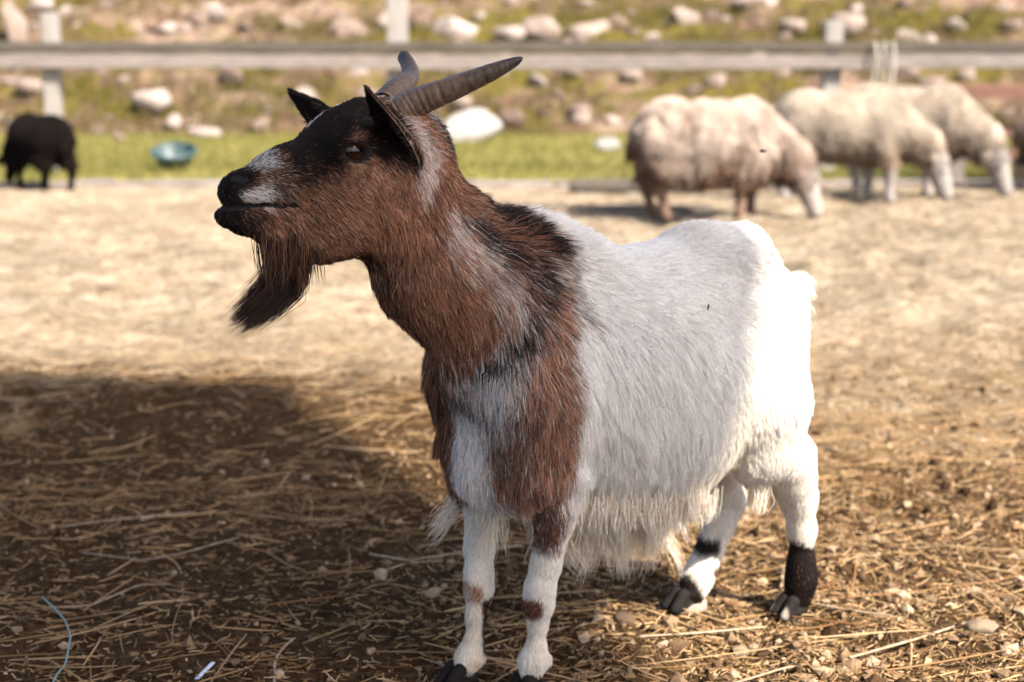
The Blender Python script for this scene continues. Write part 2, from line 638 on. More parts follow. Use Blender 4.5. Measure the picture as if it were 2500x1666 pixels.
BIG = [(-0.5771,17.3636,-0.0005,0.8108,0.4324),
    (1.0325,15.4106,-0.0001,0.307,0.2111)]
b_ = rock('boulder', *BIG[0], 'large white boulder where the grass meets the hillside, behind the goat\'s neck', None, M_BOULDER, 1)
b_.rotation_euler = (0.2, -0.42, 0.2)
b_.scale.z *= 0.8
rock('boulder', *BIG[1], 'small round white boulder on the grass edge beside the brownest sheep', None, M_BOULDER, 4)
MID = [(-7.7596,22.4691,1.3047,0.3847,0.6435),
    (-7.7328,23.9204,1.8874,0.3872,0.2234),
    (-6.8448,22.8103,1.4438,0.2485,0.1846),
    (-4.9736,23.184,1.593,0.3609,0.2598),
    (-6.0025,21.1613,0.7827,0.2899,0.1845),
    (-5.0389,19.9738,0.3056,0.485,0.3358),
    (-4.0604,20.9851,0.7103,0.3266,0.2221),
    (-5.559,19.205,0.0009,0.1794,0.1554),
    (-4.8771,17.7298,-0.0001,0.1656,0.1435),
    (-4.0081,18.4927,-0.0004,0.4145,0.1842),
    (-4.7921,23.5795,1.75,0.3817,0.2496),
    (-2.5656,22.5682,1.3453,0.5761,0.3372),
    (-2.0276,23.1836,1.591,0.2598,0.2165),
    (-1.4181,22.9532,1.5008,0.3573,0.3144),
    (-0.8727,22.4916,1.3165,0.6862,0.4621),
    (-0.0572,22.4696,1.3074,0.4617,0.2798),
    (-4.1333,21.0731,0.746,0.2362,0.1968),
    (-2.2194,21.029,0.7275,0.288,0.1964),
    (-1.6766,20.7985,0.6372,0.2719,0.2201),
    (-0.7127,20.0729,0.3462,0.275,0.2375),
    (2.7222,23.2609,1.6234,0.4924,0.2752),
    (3.2455,23.4365,1.6924,0.2627,0.1605),
    (1.6864,23.1618,1.5828,0.4038,0.2019),
    (1.2411,22.5793,1.3502,0.7029,0.2952),
    (0.4847,22.6338,1.37,0.606,0.4087),
    (1.7023,20.9748,0.7097,0.3134,0.2089),
    (0.6563,20.2157,0.4025,0.2266,0.2266),
    (4.1018,23.9754,1.9094,0.821,0.1941),
    (5.5307,23.4476,1.6976,0.2774,0.2628),
    (5.221,22.6559,1.3792,0.5219,0.4514),
    (5.6474,22.5352,1.332,0.3227,0.2105),
    (6.1069,22.403,1.2777,0.4603,0.2371),
    (6.4745,22.4469,1.295,0.2376,0.1677),
    (6.5105,23.9971,1.9166,0.3436,0.1793),
    (8.0059,23.7227,1.8088,0.2511,0.2068),
    (7.8377,22.7551,1.4203,0.34,0.2834),
    (5.7316,20.9966,0.7177,0.3791,0.2484),
    (6.0712,20.7327,0.6113,0.4647,0.1807),
    (7.0321,22.9638,1.5031,0.286,0.2145),
    (-6.933,20.59,0.5553,0.359,0.2564),
    (-3.5408,22.9093,1.4834,0.4279,0.2567),
    (-2.8976,20.1284,0.3707,0.376,0.2757),
    (-4.5936,19.5349,0.134,0.2433,0.1703),
    (-3.3875,19.3918,0.0756,0.2656,0.1811),
    (0.0208,19.6006,0.1587,0.3661,0.2441),
    (0.9184,19.7762,0.2279,0.2832,0.2093),
    (0.3982,20.8096,0.6421,0.3239,0.1943),
    (2.9692,20.8096,0.6421,0.3239,0.1943),
    (2.1771,22.4585,1.3025,0.3216,0.1818),
    (4.4153,22.9309,1.4901,0.3998,0.2427)]
def seen_at(p):
    a = math.atan(265 / 1422)
    dz, dy = p[2] - EYE, p[1]
    depth = dy * math.cos(a) - dz * math.sin(a)
    return 512 + 1422 * p[0] / depth, 341 - 1422 * (dy * math.sin(a) + dz * math.cos(a)) / depth


NTH = ('first', 'second', 'third', 'fourth', 'fifth', 'sixth', 'seventh', 'eighth', 'ninth', 'tenth', 'eleventh', 'twelfth', 'thirteenth', 'fourteenth', 'fifteenth', 'sixteenth')
SPAN = ('left of the first post', 'between first post and tall post', 'between tall post and third post', 'right of the third post')
cells = {}
for i, r in enumerate(MID):
    sx, sy = seen_at((r[0], r[1], r[2] + 0.4 * r[4]))
    cells.setdefault((sy < 54, sum(sx > q for q in (57, 400, 818))), []).append((sx, i))
for (above, span), lst in cells.items():
    for k, (sx, i) in enumerate(sorted(lst)):
        rock('rock', *MID[i], 'pale rock %s the fence rail, %s from left %s' % ('above' if above else 'below', NTH[k], SPAN[span]), 'pale rocks on the hillside', M_ROCK, i, None, 1.12)
rg = np.random.default_rng(5)
n_small = 0
while n_small < 110:
    y = rg.uniform(19.6, 25.0)
    x = rg.uniform(-0.40, 0.40) * y
    z = float(hill_height(np.array([x]), np.array([y]))[0])
    s = rg.uniform(0.10, 0.34) * (1 if rg.random() < 0.85 else 1.4)
    rock('rock', x, y, z - 0.06 * s, s, s * rg.uniform(0.35, 0.65), 'small pale stone among many on the hillside', 'small stones on the hillside', M_ROCK, int(rg.integers(10)), s * rg.uniform(0.7, 1.0))
    n_small += 1

# ---------------------------------------------------------------- fence at the foot of the hill
N = Nodes('fence_timber')
gv = N.coords('Object', (2, 14, 14))
g1 = N.noise(3, 6, 0.7, gv)
N.bump(g1, 0.5, 0.01)
M_TIMBER = N.done(N.ramp(g1, [(0.3, (0.105, 0.088, 0.079)), (0.7, (0.205, 0.178, 0.163))]), 0.85, 0.2)
N = Nodes('fence_dark_timber')
g1 = N.noise(3, 6, 0.7, N.coords('Object', (2, 14, 14)))
N.bump(g1, 0.5, 0.01)
M_DARKTIMBER = N.done(N.ramp(g1, [(0.3, (0.045, 0.038, 0.031)), (0.7, (0.085, 0.074, 0.060))]), 0.9, 0.15)
N = Nodes('post_white')
g1 = N.noise(4, 6, 0.7, N.coords('Object', (10, 10, 1.5)))
N.bump(g1, 0.4, 0.01)
M_POST = N.done(N.ramp(g1, [(0.3, (0.17, 0.156, 0.142)), (0.7, (0.25, 0.232, 0.213))]), 0.8, 0.2)


def bevel_box(name, lo, hi, mat, parent=None, bev=0.008, jit=0.0, seg=1):
    bm = bmesh.new()
    box(bm, lo, hi)
    if seg > 1:
        ax = int(np.argmax(np.array(hi) - np.array(lo)))
        ed = [e for e in bm.edges if abs((e.verts[0].co - e.verts[1].co)[ax]) > 1e-6]
        bmesh.ops.subdivide_edges(bm, edges=ed, cuts=seg)
    if jit:
        rg_ = np.random.default_rng(abs(hash((round(lo[0], 3), round(hi[2], 3)))) % 1000)
        for v_ in bm.verts:
            v_.co += Vector(rg_.normal(0, jit, 3))
    bmesh.ops.bevel(bm, geom=list(bm.edges), offset=bev, segments=2, affect='EDGES', profile=0.5)
    return link(name, bm_mesh(name, bm), mat, parent)


FY = 12.0
fence = empty('fence', (0, FY, 0))
tag(fence, 'timber rail fence with pale square posts along the foot of the hill', 'fence')
for i, (x0, x1) in enumerate(((-6.1, -1.35), (-1.34, 3.05), (3.06, 7.4), (-11.0, -6.11), (7.41, 12.0))):
    bevel_box('rail', (x0, -0.055, 0.885 - 0.012 * (i == 1)), (x1, 0.0, 1.005 - 0.012 * (i == 1)), M_TIMBER, fence, 0.006, 0.002, 12)
    bevel_box('cap_rail', (x0 + 0.02, -0.065, 1.010), (x1 + 0.03, 0.03, 1.095), M_DARKTIMBER, fence, 0.01, 0.003, 14)
for x, w, h, ln in ((-3.86, 0.125, 1.33, 0.02), (-0.97, 0.17, 1.95, 0.015), (2.66, 0.15, 1.27, 0.01), (5.9, 0.16, 1.4, 0.0), (-6.2, 0.16, 1.35, 0.0), (-9.0, 0.16, 1.3, 0.01), (9.0, 0.16, 1.3, 0.0)):
    p = bevel_box('post', (-w / 2, 0.035, -0.15), (w / 2, 0.035 + w, h), M_POST, fence, 0.012, 0.003, 6)
    p.location = (x, 0, 0)
    p.rotation_euler = (0, ln, 0)

# pale straps hanging over the rail, near the right-hand sheep
N = Nodes('strap')
M_STRAP = N.done((0.26, 0.24, 0.205), 0.7, 0.2)
strap = empty('hanging_straps', (3.05, FY - 0.1, 0))
tag(strap, 'pale limp straps hanging over the fence rail above the white sheep', 'strap')
for k, dx in enumerate((-0.075, -0.01, 0.02, 0.075)):
    bm = bmesh.new()
    zs = np.linspace(1.10, 0.30, 14)
    prev = None
    for j, z in enumerate(zs):
        xx = dx + 0.012 * math.sin(j * 0.7 + k * 2)
        yy = -0.02 - 0.012 * math.sin(j * 0.9 + k)
        if j == 0:
            yy = 0.0
        w = 0.012 if k in (0, 3) else 0.006
        row = [bm.verts.new((xx - w, yy, z)), bm.verts.new((xx + w, yy, z)), bm.verts.new((xx + w, yy + 0.006, z)), bm.verts.new((xx - w, yy + 0.006, z))]
        if prev:
            for q in range(4):
                bm.faces.new((prev[q], prev[(q + 1) % 4], row[(q + 1) % 4], row[q]))
        prev = row
    link('strap_strand', bm_mesh('strap_strand', bm, True), M_STRAP, strap)

# brown timber hay rack at the right edge
N = Nodes('brown_timber')
g1 = N.noise(3, 6, 0.7, N.coords('Object', (2, 14, 14)))
N.bump(g1, 0.5, 0.01)
M_BROWN = N.done(N.ramp(g1, [(0.3, (0.09, 0.045, 0.032)), (0.7, (0.16, 0.085, 0.062))]), 0.85, 0.2)
rack = empty('hay_rack', (4.3, 10.9, 0))
tag(rack, 'low brown timber hay rack behind the sheep at the right edge', 'rack')
bevel_box('top_board', (-1.15, -0.22, 0.66), (1.3, 0.16, 0.76), M_BROWN, rack, 0.008, 0.003, 6)
for x in (-0.95, -0.12, 1.1):
    bevel_box('leg', (x - 0.05, -0.16, 0), (x + 0.05, -0.06, 0.658), M_TIMBER, rack, 0.006)
for z in (0.18, 0.36):
    bevel_box('slat', (-1.05, -0.058, z), (1.2, -0.03, z + 0.10), M_BROWN, rack, 0.005)

# timber edging between the yard and the grass
edging = []
for i, (x0, x1, h, y, lab) in enumerate(((-6.5, -3.0, 0.045, 10.72, 'weathered grey edging timber by the black goat'),
                                         (-2.98, 0.30, 0.05, 10.70, 'weathered grey edging timber below the teal tub'),
                                         (0.32, 2.0, 0.045, 10.74, 'pale edging timber mostly hidden behind the brownest sheep'),
                                         (2.02, 6.5, 0.045, 10.78, 'pale edging timber glimpsed between the legs of the white sheep'))):
    o = bevel_box('edging_timber', (x0, -0.06, -0.02), (x1, 0.06, h), M_TIMBER, None, 0.012, 0.006, 16)
    o.location = (0, y, 0)
    tag(o, lab, 'timber', 'timbers edging the yard')


def log(name, x0, x1, y, r, mat, label, z=None, seed=1):
    ns, nr = 24, 14
    rg_ = np.random.default_rng(seed)
    t = np.linspace(0, 1, ns)
    wob = (fbm(np.column_stack([t * 4 + seed, t * 0, t * 0]), 3, seed) - 0.5) * r * 0.8
    rr = r * (1 + 0.2 * (fbm(np.column_stack([t * 7 + seed, t * 0 + 3, t * 0]), 2, seed) - 0.5))
    rr[0] *= 0.75
    rr[-1] *= 0.75
    a = np.linspace(0, 2 * np.pi, nr, endpoint=False)
    X = np.repeat((t * (x1 - x0))[:, None], nr, 1)
    Yv = wob[:, None] + rr[:, None] * np.cos(a)
    Zv = rr[:, None] * np.sin(a)
    v = np.stack([X, Yv, Zv], -1).reshape(-1, 3)
    i, j = np.meshgrid(np.arange(ns - 1), np.arange(nr), indexing='ij')
    fq = np.stack([i * nr + j, i * nr + (j + 1) % nr, (i + 1) * nr + (j + 1) % nr, (i + 1) * nr + j], -1).reshape(-1, 4)
    me = bpy.data.meshes.new(name)
    me.from_pydata(v.tolist(), [], fq.tolist() + [list(range(nr))[::-1], [(ns - 1) * nr + q for q in range(nr)]])
    o = link(name, me, mat)
    o.location = (x0, y, r * 0.85 if z is None else z)
    return tag(o, label, 'log')


log('log', 0.40, 1.35, 10.0, 0.062, M_DARKTIMBER, 'dark round log lying behind the brownest sheep', None, 3)
log('log', -0.35, 1.2, 8.45, 0.055, M_DARKTIMBER, 'dark strip added for the shadow line and dirt ridge in front of the brownest sheep', 0.015, 8)  # log shape added as the dark line of shade and dirt in the straw

# teal feed tub on the grass
N = Nodes('tub_rubber')
nn = N.noise(30, 3, 0.6, N.coords('Object'))
M_TUB = N.done(N.ramp(nn, [(0.3, (0.020, 0.042, 0.044)), (0.7, (0.038, 0.068, 0.070))]), 0.45, 0.4)
tub = empty('feed_tub', (-2.8304,12.0411)+(0.02,))
tub.rotation_euler = (R(18), 0, 0)
tub.location.z = 0.065
tub.scale = (0.95, 0.95, 1.15)
tag(tub, 'round teal rubber feed tub standing on the grass', 'tub')


def lathe(name, prof, mat, parent=None, n=40):
    a = np.linspace(0, 2 * np.pi, n, endpoint=False)
    pr = np.array(prof)
    v = np.stack([pr[:, None, 0] * np.cos(a), pr[:, None, 0] * np.sin(a), np.repeat(pr[:, None, 1], n, 1)], -1).reshape(-1, 3)
    m_ = len(prof)
    i, j = np.meshgrid(np.arange(m_ - 1), np.arange(n), indexing='ij')
    fq = np.stack([i * n + j, i * n + (j + 1) % n, (i + 1) * n + (j + 1) % n, (i + 1) * n + j], -1).reshape(-1, 4)
    return link(name, mesh_np(name, v, fq), mat, parent)


lathe('bowl', [(0.001, 0.012), (0.13, 0.012), (0.175, 0.09), (0.19, 0.118), (0.178, 0.118), (0.165, 0.09), (0.125, 0.03), (0.001, 0.028)], M_TUB, tub)
lathe('rim', [(0.176, 0.119), (0.176, 0.136), (0.192, 0.140), (0.202, 0.132), (0.202, 0.116), (0.192, 0.112)], M_TUB, tub)
# ================================================================ the goat
# local frame: x forward along its spine, y to its left (the side we see), z up
GO = (0.35, 2.10, 0.0)
GA = R(34)
GOAT_M = Matrix(((-math.cos(GA), math.sin(GA), 0, GO[0]), (-math.sin(GA), -math.cos(GA), 0, GO[1]), (0, 0, 1, GO[2]), (0, 0, 0, 1)))


def goat_solid():
    s = Solid((-0.22, -0.21, -0.01), (0.90, 0.21, 0.84), 0.003)
    # trunk
    s.ball((0.380, 0, 0.455), (0.125, 0.092, 0.160), 0.02)
    s.ball((0.30, 0, 0.415), (0.19, 0.128, 0.170), 0.06)
    s.ball((0.17, 0, 0.395), (0.17, 0.138, 0.172), 0.06)
    s.ball((0.065, 0, 0.490), (0.115, 0.098, 0.097), 0.05)
    s.cone((0.34, 0, 0.565), (0.44, 0, 0.592), 0.028, 0.030, 1.0, 0.05)
    s.cone((0.19, 0, 0.535), (0.10, 0, 0.560), 0.034, 0.034, 1.3, 0.04)
    s.cone((0.10, 0, 0.560), (0.02, 0, 0.570), 0.034, 0.030, 1.3, 0.04)
    s.ball((-0.006, 0, 0.430), (0.072, 0.086, 0.094), 0.045)
    for v in (1, -1):
        s.ball((0.060, 0.066 * v, 0.556), (0.034, 0.020, 0.022), 0.035)
        s.ball((0.140, 0.200 * v, 0.505), (0.060, 0.075, 0.050), 0.05, cut=True)
    # neck
    # dew claws and knee caps
    for c_ in ((0.413,0.066,0.0452), (0.4694,-0.012,0.0368)):
        s.ball(c_, (0.006, 0.012, 0.009), 0.008)
    s.cone((0.4543,0,0.5014), (0.5336,0,0.5879), 0.086, 0.073, 0.80, 0.045)
    s.cone((0.5336,0,0.5879), (0.5944,0,0.6792), 0.074, 0.066, 0.78, 0.04)
    # shoulders, brisket
    for v in (1, -1):
        s.cone((0.435, 0.045 * v, 0.57), (0.432, 0.078 * v, 0.42), 0.045, 0.050, 1.0, 0.05)
        s.cone((0.432, 0.078 * v, 0.42), (0.43, 0.078 * v, 0.325), 0.050, 0.042, 1.0, 0.04)
        s.ball((0.436, 0.058 * v, 0.385), (0.040, 0.040, 0.060), 0.03)
    s.ball((0.440, 0, 0.37), (0.046, 0.055, 0.085), 0.04)
    s.ball((0.42, 0, 0.305), (0.085, 0.060, 0.050), 0.05)
    # near fore leg
    s.chain([((0.399,0.074,0.3202), 0.036), ((0.4042,0.075,0.2436), 0.0245), ((0.4151,0.07,0.1778), 0.0180), ((0.4228,0.068,0.147), 0.0185),
             ((0.4242,0.066,0.1246), 0.0185), ((0.4248,0.066,0.0977), 0.0112), ((0.4275,0.066,0.0648), 0.0108), ((0.4331,0.066,0.0463), 0.0152), ((0.4366,0.066,0.0241), 0.0140)], 1.0, 0.012)
    # far fore leg
    s.chain([((0.44, -0.075, 0.32), 0.046), ((0.4411,-0.05,0.2423), 0.0230), ((0.4532,-0.035,0.1796), 0.0180), ((0.4605,-0.025,0.1475), 0.0175),
             ((0.4626,-0.022,0.1262), 0.0180), ((0.4703,-0.018,0.0907), 0.0105), ((0.4766,-0.014,0.0549), 0.0105), ((0.485,-0.012,0.0373), 0.0148), ((0.4991,-0.01,0.018), 0.0140)], 1.0, 0.012)
    # near hind leg
    s.chain([((0.016, 0.050, 0.475), 0.062), ((0.036, 0.074, 0.35), 0.066), ((0.030, 0.074, 0.290), 0.052), ((-0.0226,0.066,0.2602), 0.040), ((-0.0465,0.062,0.2217), 0.029),
             ((-0.0653,0.058,0.1833), 0.0215), ((-0.0773,0.056,0.1356), 0.0165), ((-0.0791,0.056,0.0826), 0.0150), ((-0.0806,0.056,0.0541), 0.0180), ((-0.0755,0.056,0.0254), 0.0195)], 1.0, 0.025)
    s.ball((-0.08,0.056,0.1907), (0.014, 0.012, 0.018), 0.02)
    # far hind leg
    s.chain([((0.0, -0.050, 0.475), 0.066), ((0.022, -0.074, 0.36), 0.066), ((0.015, -0.072, 0.27), 0.045), ((-0.0356,-0.066,0.157), 0.024),
             ((-0.0149,-0.064,0.1181), 0.019), ((0.0058,-0.062,0.0793), 0.0165), ((0.0265,-0.06,0.0466), 0.019), ((0.041,-0.059,0.0211), 0.020)], 1.0, 0.025)
    # tail
    s.cone((-0.060, 0, 0.505), (-0.096, 0, 0.503), 0.020, 0.013, 1.1, 0.03)
    s.cone((-0.096, 0, 0.503), (-0.106, 0, 0.465), 0.013, 0.006, 1.1, 0.01)
    # head
    s.ball((0.6237,0,0.7415), (0.078, 0.050, 0.048), 0.03)
    s.ball((0.5983,0,0.7008), (0.060, 0.050, 0.060), 0.03)
    for v in (1, -1):
        s.ball((*(0.6729,0.03,0.7387)[:1], 0.036 * v, (0.6729,0.03,0.7387)[2]), (0.034, 0.019, 0.024), 0.02)
    s.cone((0.67,0,0.7182), (0.7507,0,0.6954), 0.052, 0.0355, 0.78, 0.02)
    s.cone((0.7507,0,0.6954), (0.7933,0,0.6896), 0.0350, 0.0215, 0.84, 0.02)
    s.ball((0.8029,0,0.6925), (0.0225, 0.0225, 0.0165), 0.012)
    s.cone((0.8129,0,0.6854), (0.776,0,0.6843), 0.0125, 0.0165, 1.35, 0.008)
    # lower jaw
    s.cone((0.8186,0,0.6616), (0.801,0,0.6586), 0.0125, 0.0175, 1.25, 0.004)
    s.cone((0.801,0,0.6586), (0.7633,0,0.6525), 0.0175, 0.0225, 1.0, 0.005)
    s.cone((0.7633,0,0.6535), (0.7011,0,0.6422), 0.0230, 0.0330, 0.95, 0.016)
    s.cone((0.7011,0,0.6422), (0.6327,0,0.6542), 0.0330, 0.0470, 0.95, 0.03)
    for v in (1, -1):
        s.ball(((0.6574,0.03,0.6762)[0], 0.030 * v, (0.6574,0.03,0.6762)[2]), (0.055, 0.024, 0.048), 0.03)
        # cheek bone under the eye, eye socket and lids
        s.cone(((0.682,0.04,0.7205)[0], 0.040 * v, (0.682,0.04,0.7205)[2]), ((0.7341,0.03,0.7026)[0], 0.026 * v, (0.7341,0.03,0.7026)[2]), 0.014, 0.010, 1.0, 0.02)
        e = (0.68,0.05,0.7331)
        s.ball((e[0], 0.0460 * v, e[2]), (0.0280, 0.0130, 0.0205), 0.008, pitch=0.15)
        s.ball((e[0], 0.0640 * v, e[2] - 0.0005), (0.0190, 0.0160, 0.0112), 0.004, cut=True, pitch=0.15)
        s.ball(((0.8004,0,0.6733)[0], 0.034 * v, (0.8004,0,0.6733)[2]), (0.042, 0.0225, 0.0022), 0.003, cut=True)
        n = (0.8124,0.018,0.7045)
        s.ball((n[0], 0.0220 * v, n[2]), (0.0150, 0.0110, 0.0042), 0.003, cut=True, pitch=-0.10, yaw=-0.5 * v)
    return s


def in_poly(px, pz, poly):
    """signed distance to a polygon in the side plane, positive inside"""
    n = len(poly)
    d = np.full(px.shape, 1e9)
    ins = np.zeros(px.shape, bool)
    for i in range(n):
        ax, az = poly[i]
        bx, bz = poly[(i + 1) % n]
        ex, ez = bx - ax, bz - az
        t = np.clip(((px - ax) * ex + (pz - az) * ez) / (ex * ex + ez * ez + 1e-12), 0, 1)
        d = np.minimum(d, (px - ax - t * ex) ** 2 + (pz - az - t * ez) ** 2)
        c = ((az <= pz) != (bz <= pz)) & (px < (bx - ax) * (pz - az) / (bz - az + 1e-12) + ax)
        ins ^= c
    d = np.sqrt(d)
    return np.where(ins, d, -d)


